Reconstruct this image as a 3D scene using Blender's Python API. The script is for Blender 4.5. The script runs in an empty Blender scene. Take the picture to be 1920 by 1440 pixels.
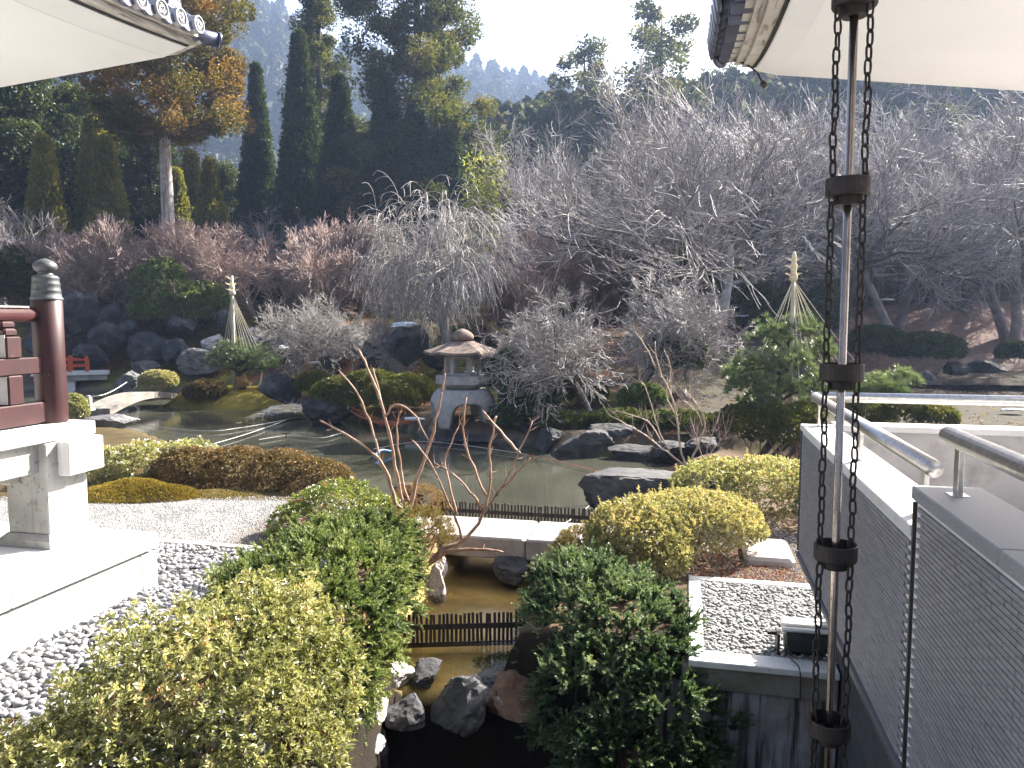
import bpy, math, random
import numpy as np
from mathutils import Vector, Matrix

# ------------------------------------------------------------------ camera, sky, sun, exposure
scn = bpy.context.scene
COL = scn.collection
EYE = 3.2
HAZE_DENSITY = .00045
PITCH = math.radians(4.7)
FPX = 1450.0                                   # focal length in pixels of a 1920 wide frame
cam_data = bpy.data.cameras.new('camera')
cam_data.sensor_width = 36.0
cam_data.lens = FPX / 1920.0 * 36.0
cam_data.clip_start = 0.05
cam_data.clip_end = 3000.0
cam = bpy.data.objects.new('camera', cam_data)
cam.location = (0, 0, EYE)
cam.rotation_euler = (math.pi / 2 - PITCH, 0, 0)
COL.objects.link(cam)
scn.camera = cam

SUN_EL, SUN_AZ = math.radians(35.5), math.radians(50.0)      # azimuth clockwise from +Y
world = bpy.data.worlds.new('World')
scn.world = world
world.use_nodes = True
wn = world.node_tree.nodes
wn.clear()
sky = wn.new('ShaderNodeTexSky')
sky.sky_type = 'NISHITA'
sky.sun_disc = False
sky.sun_elevation = SUN_EL
sky.sun_rotation = SUN_AZ
sky.altitude = 200.0
sky.air_density = 1.0
sky.dust_density = 8.0
sky.ozone_density = 1.0
bg = wn.new('ShaderNodeBackground')
bg.inputs['Strength'].default_value = 0.05
wo = wn.new('ShaderNodeOutputWorld')
world.node_tree.links.new(sky.outputs[0], bg.inputs['Color'])
world.node_tree.links.new(bg.outputs[0], wo.inputs['Surface'])

sun_data = bpy.data.lights.new('sun', 'SUN')
sun_data.energy = 5.0
sun_data.angle = math.radians(0.5)
sun_data.color = (1.0, 0.94, 0.84)
sun = bpy.data.objects.new('sun', sun_data)
SUND = Vector((math.sin(SUN_AZ) * math.cos(SUN_EL), math.cos(SUN_AZ) * math.cos(SUN_EL), math.sin(SUN_EL)))
sun.rotation_euler = (-SUND).to_track_quat('-Z', 'Y').to_euler()
sun.location = (20, 20, 30)
COL.objects.link(sun)

scn.view_settings.view_transform = 'Standard'
scn.view_settings.look = 'None'
scn.view_settings.exposure = 2.55
scn.view_settings.gamma = 1.0
scn.view_settings.use_curve_mapping = False
scn.render.engine = 'CYCLES'
scn.cycles.max_bounces = 6
scn.cycles.diffuse_bounces = 3
scn.cycles.glossy_bounces = 3
scn.cycles.transmission_bounces = 3
scn.cycles.transparent_max_bounces = 8
scn.cycles.volume_bounces = 0
scn.cycles.caustics_reflective = False
scn.cycles.caustics_refractive = False
scn.cycles.use_denoising = True
scn.cycles.sample_clamp_indirect = 5.0
scn.cycles.sample_clamp_direct = 12.0

# ------------------------------------------------------------------ measuring helpers
_c, _s = math.cos(PITCH), math.sin(PITCH)
def ray(px, py):
    u = (px - 960) / FPX; v = (720 - py) / FPX
    return np.array([u, _c + v * _s, -_s + v * _c])
def at_z(px, py, z):
    d = ray(px, py); k = (z - EYE) / d[2]
    return np.array([d[0] * k, d[1] * k, z])
def at_y(px, py, y):
    d = ray(px, py); k = y / d[1]
    return np.array([d[0] * k, y, EYE + d[2] * k])
TH = math.radians(12.8)                        # the buildings stand turned 12.8 degrees to the view
TC, TS = math.cos(TH), math.sin(TH)
def A(s, t, z=0.0):
    return np.array([s * TC + t * TS, -s * TS + t * TC, z])
def AV(V):
    V = np.asarray(V, float)
    return np.stack([V[:, 0] * TC + V[:, 1] * TS, -V[:, 0] * TS + V[:, 1] * TC, V[:, 2]], 1)

# ------------------------------------------------------------------ numpy geometry helpers
rng = np.random.default_rng(11)
def nrm(a):
    return a / np.maximum(np.linalg.norm(a, axis=-1, keepdims=True), 1e-9)
def rdir(n):
    return nrm(rng.normal(size=(n, 3)))
def vnoise(P, seed=0):
    P = np.asarray(P, float)
    i = np.floor(P).astype(np.int64); f = P - i; f = f * f * (3 - 2 * f)
    def h(a, b, c):
        n = (a * 374761393 + b * 668265263 + c * 1440662683 + seed * 1274126177) & 0xffffffff
        n = ((n ^ (n >> 13)) * 1274126177) & 0xffffffff
        n = n ^ (n >> 16)
        return (n & 0xffff) / 32767.5 - 1.0
    x, y, z = i[..., 0], i[..., 1], i[..., 2]
    fx, fy, fz = f[..., 0], f[..., 1], f[..., 2]
    def lx(b, c): return h(x, b, c) * (1 - fx) + h(x + 1, b, c) * fx
    def ly(c): return lx(y, c) * (1 - fy) + lx(y + 1, c) * fy
    return ly(z) * (1 - fz) + ly(z + 1) * fz
def fbm(P, octv=4, seed=0):
    r = 0; a = 1.0; P = np.asarray(P, float)
    for k in range(octv):
        r = r + a * vnoise(P * (2 ** k) + 17.3 * k, seed + k); a *= 0.5
    return r / 1.9

class MB:
    """collects vertices and faces, builds ONE mesh object"""
    def __init__(self):
        self.v = []; self.f3 = []; self.f4 = []; self.a = []; self.n = 0
    def add(self, V, F, a=None):
        V = np.asarray(V, np.float32).reshape(-1, 3)
        F = np.asarray(F, np.int64)
        if len(F) == 0: return self
        (self.f3 if F.shape[1] == 3 else self.f4).append(F + self.n)
        self.v.append(V)
        if a is None: a = np.zeros(len(V))
        self.a.append(np.broadcast_to(np.asarray(a, np.float32), (len(V),)))
        self.n += len(V)
        return self
    def more(self, F):                          # faces on the vertices added last
        F = np.asarray(F, np.int64); base = self.n - len(self.v[-1])
        (self.f3 if F.shape[1] == 3 else self.f4).append(F + base)
        return self
    def mesh(self, name, mat, off=None, rz=0.0, smooth=False):
        V = np.concatenate(self.v).astype(np.float64)
        if off is not None:
            V = V - np.asarray(off)
        if rz:
            c, s = math.cos(-rz), math.sin(-rz)
            V = np.stack([V[:, 0] * c - V[:, 1] * s, V[:, 0] * s + V[:, 1] * c, V[:, 2]], 1)
        n3 = sum(len(f) for f in self.f3); n4 = sum(len(f) for f in self.f4)
        idx = []
        if n3: idx.append(np.concatenate(self.f3).ravel())
        if n4: idx.append(np.concatenate(self.f4).ravel())
        idx = np.concatenate(idx)
        st = np.concatenate([np.arange(n3) * 3, n3 * 3 + np.arange(n4) * 4])
        me = bpy.data.meshes.new(name)
        me.vertices.add(len(V)); me.vertices.foreach_set('co', V.astype(np.float32).ravel())
        me.loops.add(len(idx)); me.loops.foreach_set('vertex_index', idx.astype(np.int32))
        me.polygons.add(n3 + n4); me.polygons.foreach_set('loop_start', st.astype(np.int32))
        me.polygons.foreach_set('use_smooth', np.full(n3 + n4, bool(smooth)))
        at = me.attributes.new('v', 'FLOAT', 'POINT')
        at.data.foreach_set('value', np.concatenate(self.a).astype(np.float32))
        me.update(calc_edges=True)
        if mat: me.materials.append(mat)
        return me

def root_of(o):
    while o.parent: o = o.parent
    return o
def obj(name, me, parent=None, loc=(0, 0, 0), rot=(0, 0, 0), scale=(1, 1, 1)):
    o = bpy.data.objects.new(name, me)
    o.location = loc; o.rotation_euler = rot; o.scale = scale
    COL.objects.link(o)
    if parent is not None: o.parent = parent
    return o
def part(name, mb, mat, parent, smooth=False, kind=None, label=None):
    """world-space MB -> a child of a thing (its vertices become local to the thing)"""
    r = root_of(parent)
    me = mb.mesh(name, mat, off=np.array(r.location), rz=r.rotation_euler.z, smooth=smooth)
    o = obj(name, me, parent)
    if kind: o['kind'] = kind
    if label: o['label'] = label
    return o
def tag(o, label=None, cat=None, group=None, kind=None):
    if label: o['label'] = label
    if cat: o['category'] = cat
    if group: o['group'] = group
    if kind: o['kind'] = kind
    return o
def thing(name, label, cat, loc=(0, 0, 0), rz=0.0, group=None):
    o = bpy.data.objects.new(name, None)
    o.empty_display_size = 0.2
    o.location = [float(c) for c in loc]; o.rotation_euler = (0, 0, rz)
    COL.objects.link(o)
    return tag(o, label, cat, group)
def single(name, mb, mat, label, cat, loc=None, group=None, smooth=False, kind=None):
    """a thing that is one mesh"""
    if loc is None:
        V = np.concatenate(mb.v); lo, hi = V.min(0), V.max(0)
        loc = ((lo[0] + hi[0]) / 2, (lo[1] + hi[1]) / 2, lo[2])
    loc = [float(c) for c in loc]
    o = obj(name, mb.mesh(name, mat, off=np.array(loc), smooth=smooth), None, loc)
    return tag(o, label, cat, group, kind)
def struct(name, mb, mat, smooth=False, kind='structure', label=None):
    o = obj(name, mb.mesh(name, mat, smooth=smooth))
    return tag(o, label, None, None, kind)
def copy_tree(o, parent=None):
    c = o.copy(); COL.objects.link(c)
    if parent is not None: c.parent = parent
    for ch in [x for x in o.children]:
        copy_tree(ch, c)
    return c

BOXF = np.array([[0, 3, 2, 1], [4, 5, 6, 7], [0, 1, 5, 4], [1, 2, 6, 5], [2, 3, 7, 6], [3, 0, 4, 7]])
def box(mb, s0, s1, t0, t1, z0, z1, arch=True, bev=0.0):
    """box in building coordinates (s right, t forward); a small chamfer if bev"""
    if bev <= 0:
        V = np.array([[s0, t0, z0], [s1, t0, z0], [s1, t1, z0], [s0, t1, z0], [s0, t0, z1], [s1, t0, z1], [s1, t1, z1], [s0, t1, z1]])
        mb.add(AV(V) if arch else V, BOXF); return mb
    b = bev
    V = []
    for z, i in ((z0, b), (z0 + b, 0), (z1 - b, 0), (z1, b)):
        for (a, c) in ((s0 + i, t0), (s1 - i, t0), (s1, t0 + i), (s1, t1 - i), (s1 - i, t1), (s0 + i, t1), (s0, t1 - i), (s0, t0 + i)):
            V.append([a, c, z])
    V = np.array(V)
    # corners chamfered in plan: shift the plan chamfer by b
    k = 0
    for z, i in ((z0, b), (z0 + b, 0), (z1 - b, 0), (z1, b)):
        c = b
        P = [(s0 + i + c, t0 + i), (s1 - i - c, t0 + i), (s1 - i, t0 + i + c), (s1 - i, t1 - i - c), (s1 - i - c, t1 - i), (s0 + i + c, t1 - i), (s0 + i, t1 - i - c), (s0 + i, t0 + i + c)]
        for q in P:
            V[k, :2] = q; k += 1
    F = []
    for r in range(3):
        for j in range(8):
            F.append([r * 8 + j, r * 8 + (j + 1) % 8, r * 8 + 8 + (j + 1) % 8, r * 8 + 8 + j])
    T = [[24, 24 + j, 24 + j + 1] for j in range(1, 7)] + [[0, j + 1, j] for j in range(1, 7)]
    mb.add(AV(V) if arch else V, np.array(F)); mb.more(np.array(T))
    return mb
def wbox(mb, p0, p1, bev=0.0):
    return box(mb, p0[0], p1[0], p0[1], p1[1], p0[2], p1[2], arch=False, bev=bev)

def tubes(mb, P, R, n=3, a=None, cap=False):
    """P (N,k,3) paths, R (N,k) radii"""
    P = np.asarray(P, float); R = np.asarray(R, float)
    N, k, _ = P.shape
    if N == 0: return
    T = np.empty_like(P); T[:, 1:-1] = P[:, 2:] - P[:, :-2]; T[:, 0] = P[:, 1] - P[:, 0]; T[:, -1] = P[:, -1] - P[:, -2]
    T = nrm(T)
    mean = nrm(P[:, -1] - P[:, 0] + 1e-6)
    ref = np.cross(mean, np.array([0.31, 0.87, 0.38])); bad = np.linalg.norm(ref, axis=1) < .15
    ref[bad] = np.array([1.0, 0, 0])
    ref = nrm(ref)[:, None, :]
    B = nrm(np.cross(T, np.broadcast_to(ref, T.shape))); U = np.cross(B, T)
    ang = np.arange(n) * 2 * math.pi / n
    V = P[:, :, None, :] + R[:, :, None, None] * (U[:, :, None, :] * np.cos(ang)[None, None, :, None] + B[:, :, None, :] * np.sin(ang)[None, None, :, None])
    idx = np.arange(N * k * n).reshape(N, k, n)
    q = np.stack([idx[:, :-1], np.roll(idx, -1, 2)[:, :-1], np.roll(idx, -1, 2)[:, 1:], idx[:, 1:]], -1).reshape(-1, 4)
    if a is None: av = rng.random(N)
    else: av = np.broadcast_to(np.asarray(a, float), (N,))
    mb.add(V.reshape(-1, 3), q, np.repeat(av, k * n))
    if cap:
        for e in (0, k - 1):
            ids = idx[:, e]
            tri = [np.stack([ids[:, 0], ids[:, j], ids[:, j + 1]], -1) if e else np.stack([ids[:, 0], ids[:, j + 1], ids[:, j]], -1) for j in range(1, n - 1)]
            mb.more(np.concatenate(tri))
def tube(mb, pts, r, n=8, cap=True, a=0.5):
    pts = np.asarray(pts, float)
    r = np.broadcast_to(np.asarray(r, float), (len(pts),))
    tubes(mb, pts[None], r[None], n, a, cap)
    return mb
def smooth_path(pts, k=4):
    """Catmull-Rom through the points"""
    P = np.asarray(pts, float); Q = np.vstack([2 * P[0] - P[1], P, 2 * P[-1] - P[-2]])
    out = []
    for i in range(len(P) - 1):
        p0, p1, p2, p3 = Q[i:i + 4]
        for j in range(k):
            t = j / k
            out.append(.5 * (2 * p1 + (p2 - p0) * t + (2 * p0 - 5 * p1 + 4 * p2 - p3) * t * t + (3 * p1 - p0 - 3 * p2 + p3) * t ** 3))
    out.append(P[-1])
    return np.array(out)
def lathe(mb, c, prof, n=24, axis='z', a=0.5):
    """prof: (r, z) pairs, round a vertical axis at c"""
    prof = np.asarray(prof, float); ang = np.arange(n) * 2 * math.pi / n
    V = np.stack([c[0] + prof[:, 0:1] * np.cos(ang), c[1] + prof[:, 0:1] * np.sin(ang), np.broadcast_to(c[2] + prof[:, 1:2], (len(prof), n))], -1)
    idx = np.arange(len(prof) * n).reshape(len(prof), n)
    q = np.stack([idx[:-1], np.roll(idx, -1, 1)[:-1], np.roll(idx, -1, 1)[1:], idx[1:]], -1).reshape(-1, 4)
    mb.add(V.reshape(-1, 3), q, a)
    return mb

def _ico(sub):
    import bmesh
    bm = bmesh.new(); bmesh.ops.create_icosphere(bm, subdivisions=sub, radius=1.0)
    V = np.array([v.co[:] for v in bm.verts]); F = np.array([[v.index for v in f.verts] for f in bm.faces]); bm.free()
    return V, F
ICO = {k: _ico(k) for k in (1, 2, 3, 4, 5)}
def rock_mb(c, r, seed=0, sub=4, rough=.22, cuts=13, rz=0.0, flat_top=None):
    """a boulder: a sphere cut by random planes, then roughened"""
    V, F = ICO[sub]; V = V.copy()
    g = np.random.default_rng(seed + 100)
    for k in range(cuts):
        d = nrm(g.normal(size=3)); h = g.uniform(.42, .85)
        over = V @ d - h; m = over > 0
        V[m] -= np.outer(over[m] * .92, d)
    q = V * 1.0
    V = V * (1 + rough * .75 * fbm(q * 1.6 + seed, 4, seed)[:, None] + rough * .3 * (np.abs(vnoise(q * 5.0 + seed, seed + 9)) - .4)[:, None]
             + rough * .42 * fbm(q * 8.0 + seed, 4, seed + 5)[:, None] + rough * .18 * vnoise(q * 24.0 + seed, seed + 6)[:, None])
    if flat_top is not None:
        m = V[:, 2] > flat_top; V[m, 2] = flat_top + (V[m, 2] - flat_top) * .15
    V = V * np.asarray(r, float)
    cz, sz = math.cos(rz), math.sin(rz)
    V = np.stack([V[:, 0] * cz - V[:, 1] * sz, V[:, 0] * sz + V[:, 1] * cz, V[:, 2]], 1) + np.asarray(c, float)
    return MB().add(V, F, .5 + .5 * fbm(V * 1.3, 3, seed))
# ------------------------------------------------------------------ materials
def newmat(name):
    m = bpy.data.materials.new(name); m.use_nodes = True
    nt = m.node_tree; nt.nodes.clear()
    out = nt.nodes.new('ShaderNodeOutputMaterial')
    return m, nt, out
def N(nt, typ, **kw):
    n = nt.nodes.new(typ)
    for k, v in kw.items():
        if k.startswith('i_'):
            n.inputs[k[2:].replace('_', ' ')].default_value = v
        else: setattr(n, k, v)
    return n
def ramp(nt, fac, cols):
    r = nt.nodes.new('ShaderNodeValToRGB')
    el = r.color_ramp.elements
    while len(el) < len(cols): el.new(.5)
    for e, (p, c) in zip(el, cols):
        e.position = p; e.color = (c[0], c[1], c[2], 1)
    nt.links.new(fac, r.inputs[0])
    return r.outputs[0]
def noise(nt, scale, detail=4, rough=.55, coord=None, dist=0.0):
    n = N(nt, 'ShaderNodeTexNoise'); n.inputs['Scale'].default_value = scale; n.inputs['Detail'].default_value = detail
    n.inputs['Roughness'].default_value = rough; n.inputs['Distortion'].default_value = dist
    if coord is None:
        g = nt.nodes.get('geo') or N(nt, 'ShaderNodeTexCoord', name='geo')
        coord = g.outputs['Object']
    nt.links.new(coord, n.inputs['Vector'])
    return n.outputs['Fac']
def mixc(nt, fac, a, b, mode='MIX'):
    m = N(nt, 'ShaderNodeMix', data_type='RGBA', blend_type=mode)
    for s, v in ((0, fac), (6, a), (7, b)):
        if hasattr(v, 'is_linked') or hasattr(v, 'links'): nt.links.new(v, m.inputs[s])
        elif isinstance(v, (tuple, list)): m.inputs[s].default_value = (v[0], v[1], v[2], 1)
        else: m.inputs[s].default_value = v
    return m.outputs[2]
def attr_v(nt):
    a = N(nt, 'ShaderNodeAttribute', attribute_name='v')
    return a.outputs['Fac']
def surf(name, cols, scale=6, detail=6, rough=.8, bump=.3, bscale=None, spec=.3, metal=0.0, spots=None, streak=None, bdist=.02, use_v=False, objrand=0.0):
    """a matte or glossy solid: noise colour ramp + optional second mottling + bump"""
    m, nt, out = newmat(name)
    p = N(nt, 'ShaderNodeBsdfPrincipled')
    f = noise(nt, scale, detail)
    if use_v:
        mm = N(nt, 'ShaderNodeMath', operation='ADD'); nt.links.new(f, mm.inputs[0])
        m2 = N(nt, 'ShaderNodeMath', operation='MULTIPLY_ADD'); nt.links.new(attr_v(nt), m2.inputs[0]); m2.inputs[1].default_value = .6; m2.inputs[2].default_value = -.3
        nt.links.new(m2.outputs[0], mm.inputs[1]); f = mm.outputs[0]
    col = ramp(nt, f, cols)
    if objrand:
        oi = N(nt, 'ShaderNodeObjectInfo')
        mr = N(nt, 'ShaderNodeMapRange'); nt.links.new(oi.outputs['Random'], mr.inputs[0]); mr.inputs[3].default_value = 1 - objrand; mr.inputs[4].default_value = 1 + objrand
        hs = N(nt, 'ShaderNodeHueSaturation'); nt.links.new(mr.outputs[0], hs.inputs['Value']); nt.links.new(col, hs.inputs['Color']); col = hs.outputs[0]
    if spots:
        sc, thr, c2 = spots[:3]
        s = noise(nt, sc, 5, .65)
        k = N(nt, 'ShaderNodeMapRange'); nt.links.new(s, k.inputs[0]); k.inputs[1].default_value = thr; k.inputs[2].default_value = thr + (spots[3] if len(spots) > 3 else .08)
        col = mixc(nt, k.outputs[0], col, c2)
    if streak:
        g = nt.nodes.get('geo') or N(nt, 'ShaderNodeTexCoord', name='geo')
        mp = N(nt, 'ShaderNodeMapping'); nt.links.new(g.outputs['Object'], mp.inputs[0]); mp.inputs['Scale'].default_value = streak[0]
        s = noise(nt, 1.0, 6, .6, mp.outputs[0], .3)
        k = N(nt, 'ShaderNodeMapRange'); nt.links.new(s, k.inputs[0]); k.inputs[1].default_value = streak[1]; k.inputs[2].default_value = streak[2]
        col = mixc(nt, k.outputs[0], col, streak[3])
    nt.links.new(col, p.inputs['Base Color'])
    p.inputs['Roughness'].default_value = rough; p.inputs['Specular IOR Level'].default_value = spec; p.inputs['Metallic'].default_value = metal
    if bump:
        b = N(nt, 'ShaderNodeBump'); b.inputs['Strength'].default_value = bump; b.inputs['Distance'].default_value = bdist
        nt.links.new(noise(nt, bscale or scale * 4, 8, .65), b.inputs['Height']); nt.links.new(b.outputs[0], p.inputs['Normal'])
    nt.links.new(p.outputs[0], out.inputs[0])
    return m
def leafmat(name, cols, trans=.35, rough=.42, spec=.5, tint=(1.25, 1.2, .5)):
    m, nt, out = newmat(name)
    p = N(nt, 'ShaderNodeBsdfPrincipled'); t = N(nt, 'ShaderNodeBsdfTranslucent'); mx = N(nt, 'ShaderNodeMixShader')
    col = ramp(nt, attr_v(nt), cols)
    nt.links.new(col, p.inputs['Base Color'])
    p.inputs['Roughness'].default_value = rough; p.inputs['Specular IOR Level'].default_value = spec
    nt.links.new(mixc(nt, 1.0, col, tint, 'MULTIPLY'), t.inputs['Color'])
    mx.inputs[0].default_value = trans
    nt.links.new(p.outputs[0], mx.inputs[1]); nt.links.new(t.outputs[0], mx.inputs[2]); nt.links.new(mx.outputs[0], out.inputs[0])
    return m

M = {}
M['plaster'] = surf('plaster', [(.25, (.76, .765, .775)), (.5, (.81, .815, .82)), (.75, (.84, .845, .85))], .7, 8, .9, .06, 30, .1, spots=(1.6, .64, (.77, .77, .77), .2))
M['plaster_edge'] = surf('plaster_edge', [(.3, (.80, .805, .815)), (.7, (.85, .855, .86))], 2, 4, .9, .05, 30, .1)
M['granite'] = surf('granite', [(.3, (.56, .56, .555)), (.55, (.64, .64, .63)), (.75, (.70, .70, .69))], 1.3, 9, .75, .12, 90, .3, spots=(220, .62, (.42, .42, .43), .1), streak=((2.5, 2.5, .5), .60, .78, (.47, .455, .43)), bdist=.004)
M['granite_grey'] = surf('granite_grey', [(.3, (.20, .21, .23)), (.7, (.30, .31, .33))], 140, 4, .7, .15, 220, .3, spots=(240, .6, (.42, .42, .43), .1), bdist=.003)
M['slab_stone'] = surf('slab_stone', [(.3, (.22, .20, .19)), (.6, (.34, .315, .30)), (.8, (.42, .40, .385))], 5, 8, .85, .35, 60, .25, spots=(110, .6, (.18, .16, .15), .12), bdist=.008)
M['concrete'] = surf('concrete', [(.3, (.24, .235, .225)), (.55, (.34, .335, .32)), (.8, (.42, .415, .40))], 2.5, 8, .88, .2, 40, .2, spots=(11, .56, (.17, .16, .145), .12), streak=((6, 6, .6), .56, .70, (.20, .19, .175)), bdist=.006)
M['concrete_light'] = surf('concrete_light', [(.3, (.30, .285, .28)), (.5, (.41, .39, .385)), (.8, (.52, .50, .495))], 1.6, 9, .88, .15, 50, .2, spots=(3.5, .52, (.29, .27, .27), .2), bdist=.005)
M['concrete_stained'] = surf('concrete_stained', [(.3, (.26, .23, .22)), (.6, (.42, .39, .40)), (.8, (.52, .49, .50))], 4, 8, .9, .3, 30, .2,
                             streak=((9, 9, .7), .46, .60, (.075, .06, .055)), spots=(7, .66, (.10, .08, .06), .1), bdist=.01)
M['old_slab'] = surf('old_slab', [(.3, (.14, .125, .11)), (.6, (.23, .215, .195)), (.85, (.32, .305, .285))], 3, 8, .9, .4, 30, .2, spots=(5, .58, (.10, .095, .06), .15), bdist=.01)
M['kerb'] = surf('kerb', [(.3, (.52, .52, .52)), (.7, (.66, .66, .65))], 6, 6, .85, .25, 80, .2, spots=(20, .63, (.33, .31, .27), .1), bdist=.006)
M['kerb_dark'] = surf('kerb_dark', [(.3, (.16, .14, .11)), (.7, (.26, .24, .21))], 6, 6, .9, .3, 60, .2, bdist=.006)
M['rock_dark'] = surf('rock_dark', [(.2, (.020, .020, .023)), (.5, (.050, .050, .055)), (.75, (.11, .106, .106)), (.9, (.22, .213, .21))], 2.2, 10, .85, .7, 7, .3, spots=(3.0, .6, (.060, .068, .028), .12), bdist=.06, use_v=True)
M['rock_grey'] = surf('rock_grey', [(.2, (.055, .053, .058)), (.5, (.12, .117, .12)), (.75, (.22, .215, .21)), (.9, (.34, .33, .325))], 2.6, 10, .85, .7, 9, .3, spots=(3.4, .62, (.08, .088, .04), .12), bdist=.05, use_v=True)
M['rock_pale'] = surf('rock_pale', [(.2, (.24, .21, .20)), (.5, (.42, .39, .38)), (.8, (.58, .56, .55))], 4, 10, .85, .7, 12, .3, spots=(8, .62, (.16, .13, .10), .1), bdist=.03)
M['rock_brown'] = surf('rock_brown', [(.2, (.07, .04, .025)), (.5, (.17, .10, .06)), (.8, (.30, .22, .17))], 3, 10, .8, .7, 10, .35, spots=(10, .58, (.30, .28, .27), .12), bdist=.04)
M['lantern'] = surf('lantern', [(.25, (.27, .27, .275)), (.6, (.42, .415, .415)), (.85, (.52, .51, .505))], 6, 9, .9, .4, 45, .2, spots=(5, .64, (.18, .175, .16), .12), bdist=.012)
M['lantern_roof'] = surf('lantern_roof', [(.25, (.11, .075, .055)), (.55, (.21, .165, .14)), (.85, (.34, .30, .285))], 5, 9, .92, .5, 40, .2, spots=(6, .58, (.09, .07, .045), .15), bdist=.015)
M['red_paint'] = surf('red_paint', [(.3, (.027, .0078, .009)), (.6, (.040, .011, .0125)), (.85, (.062, .020, .021))], 5, 8, .5, .14, 50, .4, spots=(26, .69, (.30, .27, .26), .03), streak=((9, 9, 1.2), .60, .72, (.024, .010, .010)), bdist=.004)
M['red_bridge'] = surf('red_bridge', [(.3, (.42, .05, .02)), (.7, (.52, .08, .03))], 4, 5, .5, .1, 40, .5)
M['grey_paint'] = surf('grey_paint', [(.3, (.38, .37, .36)), (.7, (.46, .45, .44))], 8, 5, .7, .1, 60, .3, spots=(18, .66, (.3, .29, .28), .1))
M['bronze'] = surf('bronze', [(.3, (.045, .05, .055)), (.6, (.09, .095, .10)), (.85, (.16, .16, .165))], 10, 8, .5, .2, 60, .5, metal=.35, bdist=.003)
M['roof_tile'] = surf('roof_tile', [(.3, (.045, .056, .105)), (.7, (.085, .10, .17))], 9, 6, .28, .1, 60, .7, bdist=.004, objrand=.25)
M['tile_disc'] = surf('tile_disc', [(.3, (.30, .30, .33)), (.7, (.42, .42, .44))], 30, 6, .6, .15, 120, .4, bdist=.003, objrand=.12)
M['tile_inset'] = surf('tile_inset', [(.3, (.025, .027, .035)), (.7, (.06, .062, .07))], 30, 6, .7, .1, 120, .3)
M['eave_board'] = surf('eave_board', [(.3, (.42, .40, .37)), (.6, (.55, .53, .49)), (.85, (.62, .60, .57))], 3, 8, .85, .2, 30, .2, streak=((22, 1.2, 22), .55, .64, (.24, .21, .18)), bdist=.005)
M['dark_gap'] = surf('dark_gap', [(.3, (.03, .03, .03)), (.7, (.06, .055, .05))], 10, 4, .8, 0, None, .3)
M['steel'] = surf('steel', [(.35, (.42, .41, .41)), (.65, (.58, .57, .56))], 30, 5, .34, .05, 200, .5, metal=.9, spots=(5, .60, (.36, .34, .33), .2), bdist=.001)
M['steel_bright'] = surf('steel_bright', [(.35, (.60, .59, .56)), (.65, (.72, .71, .68))], 30, 5, .28, .04, 200, .5, metal=1.0, bdist=.001)
M['copper'] = surf('copper', [(.3, (.26, .225, .215)), (.6, (.42, .375, .355)), (.85, (.56, .50, .45))], 7, 8, .2, .06, 60, .5, metal=.95, bdist=.001)
M['iron'] = surf('iron', [(.3, (.020, .017, .018)), (.6, (.035, .030, .030)), (.85, (.07, .055, .05))], 22, 8, .6, .25, 90, .4, metal=.3, bdist=.002)
M['wall_tile'] = surf('wall_tile', [(.3, (.205, .205, .235)), (.7, (.25, .25, .28))], 60, 5, .5, .08, 200, .4, bdist=.001, use_v=True)
M['wall_tile_one'] = surf('wall_tile_one', [(.3, (.21, .21, .24)), (.7, (.245, .245, .275))], 60, 5, .5, .08, 200, .4, bdist=.001, objrand=.09)
M['grout'] = surf('grout', [(.3, (.66, .65, .66)), (.7, (.76, .75, .76))], 40, 4, .9, .1, 120, .2)
M['louver'] = surf('louver', [(.3, (.07, .075, .09)), (.7, (.10, .105, .125))], 8, 5, .45, .05, 60, .5)
M['black_metal'] = surf('black_metal', [(.3, (.016, .016, .019)), (.7, (.035, .034, .038))], 14, 5, .4, .05, 80, .5)
M['white_fin'] = surf('white_fin', [(.3, (.60, .60, .60)), (.7, (.7, .7, .7))], 14, 5, .5, .05, 80, .4)
M['mint'] = surf('mint', [(.3, (.52, .64, .58)), (.7, (.58, .69, .63))], 5, 4, .5, .05, 40, .4)
M['picket'] = surf('picket', [(.3, (.022, .017, .016)), (.7, (.06, .048, .044))], 9, 6, .8, .3, 70, .3, bdist=.004, objrand=.3)
M['old_wood'] = surf('old_wood', [(.3, (.07, .055, .045)), (.7, (.16, .13, .11))], 5, 7, .85, .4, 40, .2, bdist=.006, objrand=.3)
M['fence_board'] = surf('fence_board', [(.3, (.045, .035, .03)), (.7, (.11, .085, .07))], 3, 7, .9, .3, 20, .2, objrand=.35)
M['bamboo'] = surf('bamboo', [(.3, (.36, .33, .25)), (.7, (.48, .45, .36))], 4, 5, .6, .1, 30, .3)
M['straw'] = surf('straw', [(.3, (.55, .47, .32)), (.7, (.72, .65, .48))], 20, 6, .85, .3, 80, .2)
M['straw_band'] = surf('straw_band', [(.3, (.30, .15, .05)), (.7, (.42, .24, .09))], 20, 6, .9, .4, 60, .2)
M['rope'] = surf('rope', [(.3, (.55, .50, .38)), (.7, (.70, .65, .52))], 30, 4, .9, 0, None, .2)
M['net_white'] = surf('net_white', [(.3, (.55, .56, .55)), (.7, (.7, .7, .7))], 5, 3, .8, 0, None, .2)
M['net_red'] = surf('net_red', [(.3, (.34, .11, .06)), (.7, (.50, .2, .12))], 8, 3, .8, 0, None, .2)
M['blue_plastic'] = surf('blue_plastic', [(.3, (.05, .16, .5)), (.7, (.08, .24, .6))], 5, 3, .4, 0, None, .5)
M['snow'] = surf('snow', [(.3, (.72, .78, .88)), (.7, (.84, .88, .93))], 4, 5, .7, .3, 12, .3)
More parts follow.
